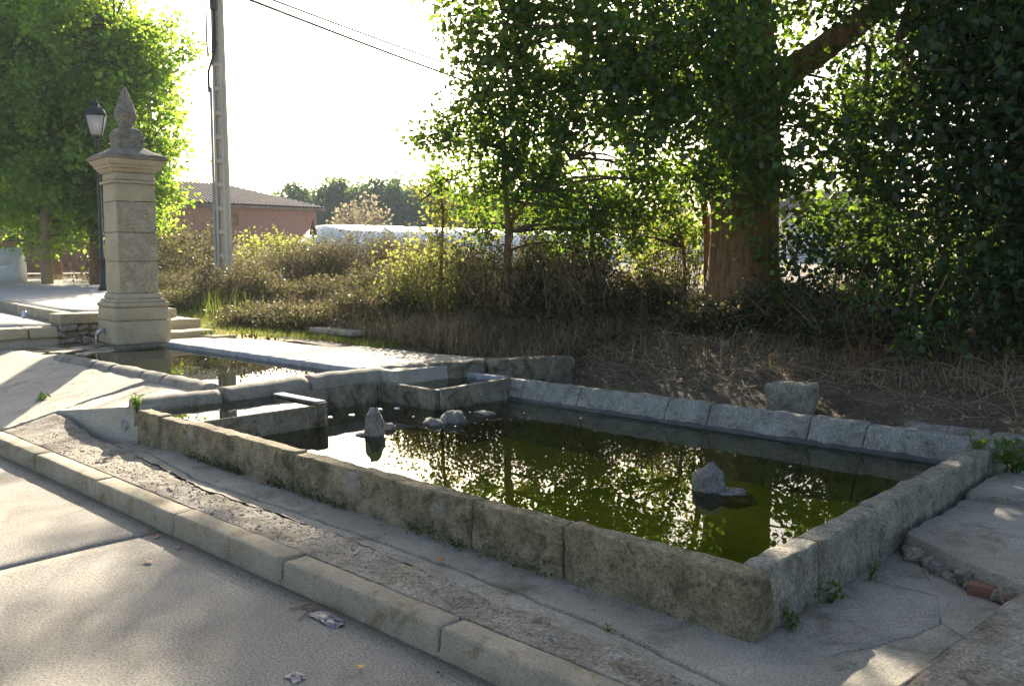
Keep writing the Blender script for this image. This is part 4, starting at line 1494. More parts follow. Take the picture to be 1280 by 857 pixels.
BIG = [(-7.76,7.56,4.28,0.50), (-8.05,7.43,4.38,0.22), (-7.77,8.27,4.59,0.75), (-7.31,8.67,4.29,0.85), (-7.72,8.22,3.84,0.65), (-8.13,7.84,3.87,0.30), (-8.14,8.06,3.53,0.35), (-7.39,8.78,3.63,0.75), (-6.55,8.66,4.07,0.80), (-6.61,8.92,3.35,0.75), (-5.85,8.65,4.22,0.80), (-5.87,8.94,3.45,0.75), (-5.29,8.85,3.89,0.70), (-5.43,8.87,2.89,0.60), (-4.69,8.57,3.66,0.55), (-4.66,8.64,2.92,0.60), (-4.58,9.06,2.48,0.50), (-5.44,10.87,4.53,0.45), (-4.44,9.53,2.91,0.45), (-4.72,9.18,3.33,0.60), (-4.62,11.38,3.63,0.40), (-3.92,9.47,2.93,0.55), (-3.75,9.42,2.41,0.45), (-4.48,9.55,2.33,0.30), (-5.18,9.07,2.57,0.40), (-6.10,9.05,2.74,0.50), (-8.12,8.05,5.40,0.90), (-7.37,8.74,5.30,1.00), (-6.21,9.14,5.32,1.10), (-5.36,9.93,5.22,1.10), (-4.30,10.20,4.95,1.10), (-7.81,8.47,6.40,1.10), (-6.87,9.38,6.61,1.20), (-5.58,9.88,6.37,1.20), (-4.58,10.79,6.27,1.20), (-7.38,9.04,7.71,1.10), (-6.37,10.02,7.91,1.20), (-5.33,10.98,7.81,1.20),
       (-8.38,7.22,5.11,0.30), (-8.43,6.95,5.56,0.30), (-8.40,7.57,5.92,0.70), (-8.62,6.88,6.32,0.35), (-8.50,7.61,6.91,0.80), (-8.74,7.18,7.48,0.60), (-8.13,8.08,7.89,0.90), (-8.22,7.60,4.83,0.25),
       (-5.56,9.10,2.37,0.30), (-5.26,9.22,2.27,0.30), (-4.82,9.35,2.16,0.28), (-4.63,9.56,2.44,0.35), (-4.61,10.07,1.95,0.30), (-4.86,9.37,1.57,0.16),
       (-7.80,8.61,4.17,0.60), (-7.17,9.14,3.75,0.70), (-6.55,9.33,3.89,0.70), (-5.86,9.37,3.51,0.60), (-5.43,9.37,3.55,0.50), (-7.97,8.49,3.46,0.45), (-5.32,9.15,4.22,0.70)]
# high branches added above the picture, placed to dapple road and kerb with shade
BIG += [(-17.9,13.35,8.3,.26), (-17.7,13.5,8.2,.2), (-16.2,12.2,7.94,.2), (-15.9,12.5,7.73,.3), (-16.0,12.4,7.95,.2), (-16.1,12.3,8.1,.18), (-15.8,12.6,7.6,.3), (-15.45,12.9,7.94,.34), (-15.5,12.9,8.2,.3),
        (-15.5,12.85,7.77,.4), (-15.3,13.1,8.0,.45), (-15.1,13.2,7.8,.55), (-15.3,13.05,7.5,.3), (-15.1,13.2,8.2,.5), (-14.9,13.4,8.0,.6), (-14.65,13.65,8.04,.6), (-14.4,13.9,8.2,.7), (-13.8,14.2,8.3,.8), (-13.0,14.0,8.5,.9),
        (-12.0,13.5,8.5,.9), (-11.0,12.8,8.4,.9), (-10.0,12.2,8.3,.9), (-9.0,11.6,8.0,.9), (-8.0,11.2,7.8,.9)]
DARK = [(-4.14,11.92,4.29,0.60), (-2.83,8.95,3.79,0.70), (-2.38,9.07,3.59,0.70), (-4.17,11.51,3.49,0.50), (-2.91,9.07,3.16,0.65), (-2.39,8.98,3.00,0.70), (-3.30,9.17,2.56,0.50), (-2.84,9.18,2.48,0.60), (-2.30,8.99,2.42,0.65), (-3.40,9.29,2.05,0.40), (-2.90,9.20,1.94,0.45), (-2.38,9.12,1.84,0.55), (-1.99,9.12,3.32,0.80), (-1.88,9.11,2.46,0.80), (-1.83,9.06,1.68,0.70), (-1.51,9.24,2.85,0.90), (-1.40,9.23,1.95,0.80), (-2.07,9.07,1.32,0.45), (-3.24,9.21,4.53,1.00), (-2.43,9.40,4.39,1.00), (-2.95,9.60,5.40,1.10), (-1.99,9.62,4.97,1.10), (-2.55,10.09,6.26,1.10),
        (-4.29,10.48,1.77,0.35), (-4.95,10.58,1.93,0.30), (-3.94,10.23,2.57,0.50), (-4.46,10.38,2.15,0.25), (-3.88,10.16,1.66,0.40), (-3.00,9.85,1.39,0.50), (-2.58,9.98,1.47,0.50), (-3.69,10.36,1.75,0.40)]
YOUNG = [(-8.55,7.61,3.04,0.24), (-8.48,7.38,2.87,0.12), (-8.36,7.92,2.93,0.40), (-8.16,8.38,2.90,0.50), (-7.68,8.56,3.03,0.50), (-7.34,8.72,2.81,0.55), (-6.87,8.87,2.69,0.50), (-8.67,7.99,2.49,0.25), (-8.35,8.27,2.38,0.38), (-7.77,8.39,2.36,0.42), (-7.24,8.60,2.24,0.45), (-6.72,8.68,2.22,0.45), (-6.32,8.79,2.40,0.45), (-8.49,7.83,3.24,0.20), (-8.19,8.27,3.36,0.40),
         (-8.03,9.37,2.21,0.35), (-7.47,9.91,2.32,0.35), (-6.88,10.22,2.53,0.35), (-8.85,8.61,2.27,0.28), (-6.64,10.90,1.83,0.25),
         (-7.32,9.02,2.84,0.42), (-6.90,9.15,2.96,0.42), (-7.66,8.94,2.60,0.40), (-7.43,9.42,2.51,0.40), (-6.85,9.44,2.68,0.38), (-7.91,8.58,2.69,0.40),
         (-8.07,8.75,1.97,0.30), (-7.54,8.96,1.85,0.32), (-7.07,9.13,1.95,0.34), (-6.62,9.30,2.04,0.34), (-6.21,9.42,2.13,0.32), (-8.52,8.59,1.87,0.25), (-5.94,9.44,2.42,0.30), (-6.83,9.61,1.70,0.28), (-7.33,9.39,1.57,0.28), (-7.86,9.17,1.54,0.25), (-6.45,9.97,1.75,0.25)]
PALE = [(-9.82,8.86,2.74,0.28), (-9.91,8.73,2.38,0.30), (-9.68,8.91,2.11,0.30), (-9.42,9.16,2.14,0.28), (-9.16,9.40,2.11,0.30), (-8.77,9.77,2.14,0.30), (-9.46,8.52,1.72,0.20), (-9.16,9.07,1.72,0.20)]

tree('poplar_tree', 'huge old tree with a thick brown ridged trunk on the bank', 'tree', (-5.40, 10.0, .7),
     [(-5.40, 10.0, .55), (-5.40, 10.0, .85), (-5.42, 10.04, 1.25), (-5.44, 10.08, 1.7), (-5.48, 10.12, 2.25), (-5.52, 10.15, 2.8), (-5.58, 10.22, 3.8), (-5.64, 10.28, 5.0), (-5.7, 10.3, 7.2), (-5.6, 10.3, 9.0)],
     [.56, .50, .43, .405, .41, .44, .36, .30, .2, .06],
     [([(-5.50, 10.1, 3.1), (-4.85, 10.0, 3.65), (-4.30, 10.05, 4.0), (-3.64, 10.18, 4.35), (-2.6, 10.2, 5.0)], .20, .09),
      ([(-5.55, 10.15, 3.6), (-5.89, 9.5, 4.0), (-6.33, 9.05, 4.25), (-7.04, 8.7, 4.5), (-7.7, 8.2, 4.6)], .11, .025),
      ([(-5.6, 10.2, 4.2), (-6.3, 9.5, 5.2), (-7.2, 8.9, 6.1)], .12, .03),
      ([(-5.6, 10.2, 4.4), (-5.0, 10.6, 5.6), (-4.5, 10.8, 6.6)], .12, .03),
      ([(-5.65, 10.28, 5.2), (-7.5, 11.0, 7.0), (-10.5, 12.4, 8.1), (-13.5, 13.9, 8.2), (-15.6, 12.9, 7.9)], .14, .03)],  # limb added to carry the unseen shading branches
     BIG, 118, .084, 'leaf_big', seed=11, per=20, spread=.10, sides=56, ridges=23, wob=.06)
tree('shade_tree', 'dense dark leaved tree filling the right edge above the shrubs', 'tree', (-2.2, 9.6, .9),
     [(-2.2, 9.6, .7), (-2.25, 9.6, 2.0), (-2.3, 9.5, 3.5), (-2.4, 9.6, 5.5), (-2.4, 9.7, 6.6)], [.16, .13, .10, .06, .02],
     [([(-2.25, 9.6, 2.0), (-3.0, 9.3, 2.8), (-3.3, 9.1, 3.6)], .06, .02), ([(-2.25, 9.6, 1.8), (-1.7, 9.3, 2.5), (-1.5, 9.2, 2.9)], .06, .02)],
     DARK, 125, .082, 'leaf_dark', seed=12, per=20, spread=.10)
tree('young_tree', 'slender young tree with a thin trunk left of the huge tree', 'tree', (-8.0, 8.45, 1.0),
     [(-8.0, 8.45, .35), (-8.02, 8.45, 1.4), (-8.0, 8.45, 1.9), (-8.05, 8.4, 2.6), (-8.0, 8.4, 3.4)], [.055, .05, .045, .03, .01],
     [([(-8.0, 8.45, 1.9), (-7.6, 8.5, 2.3), (-7.1, 8.65, 2.7)], .03, .01), ([(-8.0, 8.45, 1.55), (-7.93, 8.45, 1.8), (-7.9, 8.45, 2.2)], .025, .01)],
     YOUNG, 260, .072, 'leaf_big', seed=13, per=16, spread=.09, tl=.3)
tree('sapling', 'pale sunlit sapling at the left edge of the tree group', 'sapling', (-9.4, 8.7, 1.1),
     [(-9.46, 8.47, .3), (-9.5, 8.6, 1.4), (-9.6, 8.75, 2.1), (-9.8, 8.85, 2.8)], [.03, .026, .02, .006],
     [([(-9.5, 8.6, 1.5), (-9.2, 9.1, 1.9), (-8.8, 9.7, 2.1)], .016, .006)],
     PALE, 260, .065, 'leaf_pale', seed=14, per=14, spread=.08, tl=.25, sides=8)
tree('sapling', 'leafy sapling with two dark stems just left of the thick trunk', 'sapling', (-6.05, 10.1, 1.1),
     [(-6.06, 10.29, .8), (-6.1, 10.3, 1.8), (-6.2, 10.2, 2.7)], [.07, .06, .03],
     [([(-6.2, 9.95, .8), (-6.25, 9.95, 1.6), (-6.45, 9.9, 2.3)], .03, .015)],
     [(-6.5, 10.0, 1.75, .3), (-6.9, 9.8, 2.0, .35), (-7.3, 9.6, 1.8, .3), (-6.3, 10.3, 2.3, .35), (-6.9, 10.2, 1.45, .3)], 230, .06, 'leaf_pale', seed=15, per=12, spread=.09, sides=8, tl=.25)
tree('sapling', 'thin stemmed sapling between the young tree and the thick trunk', 'sapling', (-6.95, 8.9, 1.0),
     [(-6.95, 8.9, .3), (-6.97, 8.9, 1.6), (-6.9, 8.9, 2.5)], [.025, .02, .008], [],
     [(-6.95, 8.9, 2.0, .3), (-6.8, 8.9, 1.75, .22)], 200, .065, 'leaf_big', seed=16, per=14, sides=8)

# shrubs under the dark tree
UNDER = [(-4.45,9.63,1.66,0.40), (-3.97,9.50,1.39,0.50), (-3.43,9.45,1.39,0.45), (-2.97,9.30,1.15,0.50), (-3.37,8.89,0.91,0.45), (-2.50,9.20,1.24,0.50), (-2.31,9.05,0.79,0.40), (-2.83,8.69,0.71,0.35), (-2.07,9.01,0.88,0.50), (-4.23,9.09,1.21,0.40), (-1.74,9.06,1.04,0.50)]
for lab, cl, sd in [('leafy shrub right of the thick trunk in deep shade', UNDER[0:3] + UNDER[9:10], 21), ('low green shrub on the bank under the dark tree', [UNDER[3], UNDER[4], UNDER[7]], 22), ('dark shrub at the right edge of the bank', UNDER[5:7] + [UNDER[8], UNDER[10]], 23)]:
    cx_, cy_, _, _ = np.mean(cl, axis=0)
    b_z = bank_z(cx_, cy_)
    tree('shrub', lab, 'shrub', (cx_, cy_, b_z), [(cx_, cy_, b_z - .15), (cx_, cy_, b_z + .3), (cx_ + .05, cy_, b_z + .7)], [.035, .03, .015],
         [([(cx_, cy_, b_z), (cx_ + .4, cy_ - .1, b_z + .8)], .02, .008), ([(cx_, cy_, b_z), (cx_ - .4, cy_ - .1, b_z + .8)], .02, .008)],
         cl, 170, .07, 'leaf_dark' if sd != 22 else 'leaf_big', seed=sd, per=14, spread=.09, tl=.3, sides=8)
# thin bare trunks among the shrubs
for i, (x_, y_, lab) in enumerate([(-3.02, 9.75, 'thin dark trunk standing among the shrubs at the right'), (-2.6, 10.3, 'crooked thin trunk behind the shrubs at the right edge'), (-4.05, 10.3, 'thin trunk just right of the thick trunk')]):
    zb = bank_z(x_, y_)
    tree('thin_tree', lab, 'tree', (x_, y_, zb), [(x_, y_, zb - .2), (x_ + .05, y_, zb + .8), (x_ - .05, y_ + .05, zb + 1.8), (x_, y_, zb + 3.0)], [.06, .05, .045, .03], [],
         [(x_, y_, zb + 2.6, .5), (x_ - .2, y_ + .1, zb + 3.1, .5)], 90, .08, 'leaf_dark', seed=30 + i, per=14, sides=8)

# trees on the left, beyond the plaza
def crown_clusters(r, c, rad, n, R):
    out_ = []
    for _ in range(n):
        d = rand_dirs(r, 1)[0] * r.uniform(.35, .95) ** .6
        out_.append((c[0] + d[0] * rad[0], c[1] + d[1] * rad[1], c[2] + d[2] * rad[2], R * r.uniform(.6, 1.2)))
    for _ in range(n // 2):
        d = rand_dirs(r, 1)[0] * r.uniform(1.02, 1.28)
        out_.append((c[0] + d[0] * rad[0], c[1] + d[1] * rad[1], c[2] + d[2] * rad[2], R * r.uniform(.3, .55)))
    return out_


r_ = np.random.default_rng(5)
tree('leafy_tree', 'broad leafy tree behind the pillar, its right side bright in the sun', 'tree', (-26.2, 10.2, .7),
     [(-26.2, 10.2, .4), (-26.2, 10.25, 2.0), (-26.0, 10.4, 4.0), (-25.6, 10.8, 8.0)], [.16, .14, .11, .03], [([(-26.2, 10.25, 2.2), (-27.2, 10.0, 4.3)], .08, .03), ([(-26.1, 10.3, 2.6), (-24.8, 11.2, 4.6)], .08, .03)],
     crown_clusters(r_, (-26.1, 10.5, 6.0), (2.3, 2.3, 4.0), 78, .8) + [(-24.6, 11.1, 2.9, .6), (-24.9, 10.8, 2.6, .5), (-23.7, 11.6, 4.6, .45), (-23.9, 11.5, 5.6, .4), (-24.1, 11.6, 3.4, .55)], 50, .14, 'leaf_left', seed=41, per=22, spread=.18, tl=.5, twig_keep=.4, sides=10)
tree('leafy_tree', 'tall leafy tree with a pale trunk at the left edge', 'tree', (-27.6, 9.4, .7),
     [(-27.6, 9.4, .5), (-27.62, 9.4, 1.6), (-27.6, 9.45, 2.8), (-27.6, 9.5, 6.0)], [.18, .16, .15, .05], [([(-27.6, 9.4, 2.4), (-28.8, 9.0, 4.5)], .08, .03), ([(-27.6, 9.4, 2.6), (-26.6, 9.6, 4.4)], .08, .03)],
     crown_clusters(r_, (-28.3, 9.6, 6.9), (2.9, 2.9, 4.5), 86, .95), 40, .14, 'leaf_left', bark='bark2', seed=42, per=22, spread=.2, tl=.5, twig_keep=.35, sides=10)
tree('leafy_tree', 'shaded leafy tree behind the white barrier', 'tree', (-33.0, 11.6, .7),
     [(-33.0, 11.6, .5), (-33.0, 11.6, 3.0), (-32.9, 11.6, 6.5)], [.17, .14, .05], [([(-33.0, 11.6, 2.6), (-34, 11.0, 4.5)], .08, .03)],
     crown_clusters(r_, (-33.0, 11.2, 6.4), (3.6, 3.0, 4.6), 80, .95), 36, .16, 'leaf_left', seed=43, per=22, spread=.2, tl=.5, twig_keep=.35, sides=10)

# far row of trees
def far_tree_mesh(seed):
    r = np.random.default_rng(seed)
    cl = [(0 + r.normal() * .9, r.normal() * .9, z_, .75 + 1.5 * math.sin(min(1, (z_ - .5) / 8.5) * math.pi) ** .7) for z_ in np.linspace(1.2, 8.6, 13)]
    C, _ = twig_points(r, cl, 16, 14, .3, .8)
    return leaves(r, C, .42), cl


far_proto = []
FX = [(-345, 98, 8.2), (-315, 92, 9.5), (-290, 98, 9.6), (-262, 88, 11.0), (-238, 92, 10.6), (-212, 90, 11.6), (-188, 94, 11.4), (-165, 90, 11.8), (-140, 92, 12.2), (-118, 96, 11.0), (-95, 92, 11.4), (-70, 97, 11.0), (-42, 94, 11.0), (-10, 98, 11.5), (30, 95, 11.0), (75, 98, 11.2), (130, 96, 11.5), (200, 98, 11), (280, 96, 11), (370, 98, 11)]
lab_far = 'tree in the hazy far row beyond the barn and the greenhouse'
for i, (px, d, h) in enumerate(FX):
    p = place(px, d)
    loc = (p[0], p[1], 1.0)
    if i < 4:
        ft = thing('far_tree', lab_far, 'tree', loc, 'far row of trees on the horizon')
        (V, F), cl = far_tree_mesh(60 + i)
        o_ = obj('crown', V + np.array(loc), F, M['leaf_far'], parent=ft)
        o_['kind'] = 'stuff'
        V, F = tube([np.array(loc) + np.array([0, 0, z_]) for z_ in (-.5, 2, 5, 8)], [.3, .25, .15, .05], 7)
        obj('trunk', V, F, M['bark'], parent=ft, smooth=True)
        far_proto.append(ft)
        ft.scale = (h / 12.6,) * 3
        ft.rotation_euler = (0, 0, i * 1.1)
    else:
        copy_thing(far_proto[i % 4], loc, rotz=i * 2.4, scale=h / 12.6)

# ================================================================== HEDGE, WEEDS, GRASS
def bramble(label, x_, y_, rx, ry, rz, n, size, mat, seed, stems=120, stem_mat='dryst', name='bramble_bush', cat='bush', z0=None, slim=False):
    r = np.random.default_rng(seed)
    zb = bank_z(x_, y_) if z0 is None else z0
    t_ = thing(name, label, cat, (x_, y_, zb))
    A = Acc()
    ends = []
    for _ in range(stems):
        a = r.uniform(0, 2 * math.pi)
        rr0 = math.sqrt(r.uniform(0, 1))
        p0 = np.array([x_ + math.cos(a) * rx * .5 * rr0, y_ + math.sin(a) * ry * .5 * rr0, zb - .1])
        a2 = a + r.normal() * .6
        k = r.uniform(.5, 1.05)
        p2 = np.array([x_ + math.cos(a2) * rx * k, y_ + math.sin(a2) * ry * k, zb + rz * r.uniform(.1, .75)])
        mid = (p0 + p2) / 2 + np.array([0, 0, rz * r.uniform(.5, 1.3)])
        t = np.linspace(0, 1, 7)[:, None]
        P = (1 - t) ** 2 * p0 + 2 * t * (1 - t) * mid + t ** 2 * p2
        A.add(*tube(P, np.linspace(.006, .002, 7), 3, cap=False))
        ends.append(P)
    o_ = obj('stems', *A.out(), M[stem_mat], parent=t_)
    o_['kind'] = 'stuff'
    B_ = Acc()
    for _ in range(int(stems * .28)):
        a = r.uniform(0, 2 * math.pi)
        k = math.sqrt(r.uniform(0, .8))
        p0 = np.array([x_ + math.cos(a) * rx * k, y_ + math.sin(a) * ry * k, zb + rz * .5 * math.sqrt(1 - k * k)])
        hh = rz * r.uniform(.3, .7)
        p2 = p0 + np.array([r.normal() * .22, r.normal() * .22, hh])
        P = curve_pts(p0, p2, .05, 7, r)
        B_.add(*tube(P, np.linspace(.006, .002, 7), 3, cap=False))
        ends.append(P[3:])
        ends.append(P[4:])
    o_ = obj('shoots', *B_.out(), M[stem_mat], parent=t_)
    o_['kind'] = 'stuff'
    E_ = np.concatenate(ends)
    half = n // 2
    C1 = E_[r.integers(0, len(E_), half)] + r.normal(size=(half, 3)) * .06
    d = rand_dirs(r, n - half)
    d[:, 2] = np.abs(d[:, 2])
    lump = np.array([1 + .42 * nz(v, 2.0, seed) + .22 * nz(v, 5, seed) for v in d])
    C2 = np.array([x_, y_, zb]) + d * (r.uniform(.6, 1.04, n - half) * lump)[:, None] * np.array([rx, ry, rz])
    C = np.concatenate([C1, C2])
    V, F = leaves(r, C, size, slim, .2)
    o_ = obj('foliage', V, F, M[mat], parent=t_)
    o_['kind'] = 'stuff'
    return t_


HB = [(-12.17, 7.31, 0.90, 0.72, 0.30, 'low bramble patch at the grass edge below the pole'),
      (-11.03, 7.56, 0.90, 0.72, 0.32, 'low bramble patch above the culvert slab'),
      (-10.10, 7.88, 0.90, 0.72, 0.55, 'low dry bramble patch right of the culvert slab'),
      (-16.29, 8.12, 1.10, 0.88, 0.38, 'dark bramble patch halfway up the slope beside the pillar'),
      (-15.43, 8.66, 1.10, 0.88, .85, 'bramble mound at the foot of the utility pole'),
      (-14.52, 9.24, 1.15, 0.92, 0.45, 'bramble mound halfway up the slope below the barn'),
      (-13.47, 9.68, 1.10, 0.88, 0.55, 'bramble mound halfway up the slope below the greenhouse end'),
      (-11.98, 9.70, 1.00, 0.80, 0.70, 'bramble mound halfway up the slope left of the sunlit sapling'),
      (-21.28, 10.33, 1.40, 1.12, 0.60, 'bramble crest between the pillar and the utility pole'),
      (-18.93, 11.16, 1.40, 1.12, 0.75, 'bramble crest just right of the utility pole'),
      (-17.59, 11.73, 1.40, 1.12, 1.15, 'tall bramble crest under the corner of the brick barn'),
      (-16.29, 12.26, 1.40, 1.12, 1.32, 'tall bramble crest with pale seed heads before the greenhouse'),
      (-14.65, 12.42, 1.30, 1.04, 1.20, 'bramble crest behind the sunlit sapling'),
      (-9.5, 8.5, 1.0, .85, 1.15, 'yellowish bramble mound around the sunlit sapling'),
      (-8.4, 8.7, 1.0, .75, 1.15, 'bramble mound at the foot of the slender young tree'),
      (-7.4, 9.0, 1.0, .75, 1.1, 'bramble mound between the young tree and the thick trunk'),
      (-6.6, 9.6, .6, .5, .65, 'small bramble mound hugging the left of the thick trunk'),
      (-5.35, 9.25, .55, .35, .34, 'low dry tangle in front of the thick trunk base'),
      (-4.5, 9.5, .6, .5, .5, 'dark bramble tangle right of the thick trunk base'),
      (-3.6, 9.2, .8, .5, .55, 'dark bramble tangle below the shade tree')]
for i, (x_, y_, rx, ry, rz, lab) in enumerate(HB):
    bramble(lab, x_, y_, rx, ry, rz, 6500, .048, 'leaf_pale' if lab.startswith('yellowish') else 'leaf_hedge', 70 + i, stems=240)
def slope_top(x, y):
    # brush height over the bank face
    f = interp(x, YF)
    t = max(0.0, y - f - .1)
    return min(.42 if x < -11 else .62, .08 + .26 * t) * (.75 + .5 * nz((x, y, 0), .9) + .35 * nz((x, y, 7), 2.6))


r = np.random.default_rng(77)
n = 52000
gx = np.concatenate([r.uniform(-21, -9, int(n * .62)), r.uniform(-9.5, -6.2, n - int(n * .62))])
ff = np.array([interp(v, YF) for v in gx])
gy_ = ff + r.uniform(0, 1, n) ** .8 * np.array([interp(v, [(-12, 8.5), (-8, 2.6)]) for v in gx])
gz_ = np.array([bank_z(a, b) + max(.02, slope_top(a, b)) * u for a, b, u in zip(gx, gy_, r.uniform(.1, 1.0, n) ** .6)])
C = np.stack([gx, gy_, gz_], -1)
o_ = obj('undergrowth', *leaves(r, C, .05, True, .2), M['leaf_hedge'], kind='stuff', origin=(-13, 9, .6), label='low brush covering the whole bank face between the bramble mounds', cat='undergrowth')
A = Acc()
for q_ in C[::24]:
    zb = bank_z(q_[0], q_[1])
    e_ = np.array([q_[0] + r.normal() * .18, q_[1] + r.normal() * .18, q_[2] + .12])
    A.add(*tube(curve_pts((q_[0], q_[1], zb - .02), e_, .05, 4, r), [.005, .004, .003, .002], 3, cap=False))
obj('brush_stems', *A.out(), M['dryst'], kind='stuff', origin=(-13, 9, .6), label='dry upright stems standing in the bank brush', cat='stems')
TH = [(-7.3, 11.2, 1.0, .5, 1.25, 'light green thicket behind the gap left of the thick trunk', 'leaf_pale'),
      (-8.9, 10.4, .9, .5, 1.15, 'twiggy thicket behind the slender young tree', 'leaf_hedge'),
      (-6.2, 11.6, .6, .5, 1.5, 'tall twiggy thicket touching the left of the thick trunk', 'leaf_pale'),
      (-4.3, 11.4, .8, .5, 1.3, 'sunlit thicket glimpsed right of the thick trunk', 'leaf_hedge'),
      (-3.0, 11.4, 1.0, .5, 1.7, 'sunlit green thicket glimpsed through the shrubs at the right', 'leaf_pale'),
      (-1.8, 11.2, 1.0, .5, 1.6, 'sunlit thicket at the far right behind the shade tree', 'leaf_pale')]
for i, (x_, y_, rx, ry, rz, lab, mt) in enumerate(TH):
    bramble(lab, x_, y_, rx, ry, rz, 2600, .06, mt, 120 + i, stems=110, stem_mat='twig', name='thicket')
# pale tall weeds near the pole and barn, and the dry bush before the far trees
bramble('tall pale weed clump right of the pole before the barn', -17.6, 12.0, .9, .8, 1.0, 2600, .06, 'reed', 90, 140, name='weed_clump', cat='weeds')
bramble('tall pale weed clump left of the pole', -20.6, 12.0, .9, .8, 1.0, 2200, .06, 'reed', 91, 120, name='weed_clump', cat='weeds')
bramble('dark green bush left of the pole in front of the barn', -28.51, 14.56, 1.5, 1.4, 2.0, 4200, .09, 'leaf_hedge', 96, 100)
bramble('green bush behind the pole beside the brick barn', -24.5, 15.2, 1.7, 1.6, 1.45, 4200, .10, 'leaf_pale', 92, 100)
p = place(-186, 60)
bramble('pale dry bush standing behind the greenhouse', p[0], p[1], 2.5, 2.2, 4.0, 3500, .2, 'reed', 93, 220, z0=1.2)
bramble('dark bush behind the pale trunk at the left', -28.5, 12.5, 2.6, 1.6, 1.7, 3800, .1, 'leaf_hedge', 94, 90, z0=.7)
bramble('bush behind the lamp post at the left', -24.6, 11.4, 2.0, 1.5, 1.6, 3600, .09, 'leaf_hedge', 95, 90, z0=.7)


def scatter(r, n, xr, y0, y1):
    xs_ = r.uniform(*xr, n)
    f = np.array([interp(v, YF) for v in xs_])
    ys_ = f + r.uniform(y0, y1, n)
    return np.stack([xs_, ys_, [bank_z(a, b) - .01 for a, b in zip(xs_, ys_)]], -1)


A = Acc()
P = np.concatenate([scatter(rng, 14000, (-17, -10), .1, 6.0), scatter(rng, 16000, (-11, -6.3), .05, 2.2)])
A.add(*blades(rng, P, .42, .009, .6, 3, .6))
P = scatter(rng, 20000, (-8.5, 1.5), .7, 3.6)
A.add(*blades(rng, P, .33, .009, 1.25, 3, .8))
obj('dry_grass', *A.out(), M['straw'], kind='stuff', origin=(-8, 8, .6), label='dry brown grass covering the bank face', cat='grass')
P = scatter(rng, 2500, (-4.6, 1.0), 1.0, 2.2)
P = P[np.array([nz(p, 1.3) > .05 for p in P])]
obj('rusty_weeds', *blades(rng, P, .55, .010, .35, 3, .3), M['rust'], kind='stuff', origin=(-3, 8, .6), label='rust red dry weeds under the shade tree', cat='weeds')
A = Acc()
n = 0
for q in scatter(rng, 900, (-11, .5), .1, 2.4):
    a = rng.uniform(0, 2 * math.pi)
    L = rng.uniform(.15, .75)
    e = q + np.array([math.cos(a) * L, math.sin(a) * L * .6, rng.uniform(-.05, .2)])
    A.add(*tube(curve_pts(q + np.array([0, 0, .02]), e, .12, 5, rng), [.005, .004, .004, .003, .002], 3, cap=False))
obj('dead_vines', *A.out(), M['dryst'], kind='stuff', origin=(-5, 8, .5), label='tangle of thin dead stems lying on the bank', cat='stems')
# litter of leaves on the soil behind the pool
P = scatter(rng, 5000, (-7, 1.5), -.5, 1.2)
V, F = leaves(rng, P + np.array([0, 0, .015]), .045, True, 0, 3)
obj('leaf_litter', V, F, M['straw'], kind='stuff', origin=(-3, 7.2, .1), label='dry fallen leaves covering the soil behind the pool', cat='leaf litter')
# green sunlit grass between the deck and the bank
r = np.random.default_rng(8)
n = 15000
gx = r.uniform(-17, -8.6, n)
f = np.array([interp(v, YF) for v in gx])
g0y = np.array([max(deck_edge(v) if v > -11.9 else 5.9 + (-11.9 - v) * .25, 0) for v in gx])
gy_ = g0y + (f + .35 - g0y) * r.uniform(0.02, 1, n)
P = np.stack([gx, gy_, [bank_z(a, b) - .01 for a, b in zip(gx, gy_)]], -1)
keep = np.array([nz(p, 2.5) > -.28 for p in P]) & (gx < -8.6)
obj('grass', *blades(r, P[keep], .11, .007, .5, 3, .4), M['grass'], kind='stuff', origin=(-12, 7, .4), label='short green grass between the deck and the bank', cat='grass')
P = np.stack([r.uniform(-17.5, -12.6, 300), r.uniform(0, 1, 300), np.zeros(300)], -1)
for i in range(len(P)):
    P[i, 1] = interp(P[i, 0], YF) - .1 + r.uniform(-.5, .3)
    P[i, 2] = bank_z(P[i, 0], P[i, 1])
obj('tall_grass', *blades(r, P, .5, .009, .25, 3, .25), M['grass'], kind='stuff', origin=(-15, 7.5, .5), label='tall seeding grass behind the stone steps', cat='grass')
# pinkish dry field far left
P = np.stack([r.uniform(-34, -18.5, 9000), r.uniform(10.5, 20, 9000), np.zeros(9000)], -1)
P[:, 2] = [bank_z(a, b) for a, b in P[:, :2]]
obj('field_grass', *blades(r, P, .55, .014, .3, 3, .3), M['reed'], kind='stuff', origin=(-25, 15, 1.2), label='pale dry grass of the field behind the pillar', cat='grass')

# ------------------------------------------------------------------ weeds at the walls
def weed(label, x_, y_, z_, n, size, spread, seed, h=.1):
    r = np.random.default_rng(seed)
    t_ = thing('weed', label, 'weed', (x_, y_, z_))
    A = Acc()
    C = []
    for _ in range(max(5, n // 5)):
        a = r.uniform(0, 2 * math.pi)
        L = h * r.uniform(.6, 1.3)
        e = np.array([x_ + math.cos(a) * spread * r.uniform(.3, 1), y_ + math.sin(a) * spread * r.uniform(.3, 1), z_ + L])
        P = curve_pts((x_, y_, z_ - .01), e, .02, 4, r)
        A.add(*tube(P, [.002, .002, .0015, .001], 3, cap=False))
        C += [P[k] for k in (1, 2, 3, 3, 2)]
    obj('stem', *A.out(), M['weed'], parent=t_)
    C = np.array(C) + r.normal(size=(len(C), 3)) * .012
    V, F = leaves(r, C, size, True, -.2)
    obj('leaves', V, F, M['weed'], parent=t_)


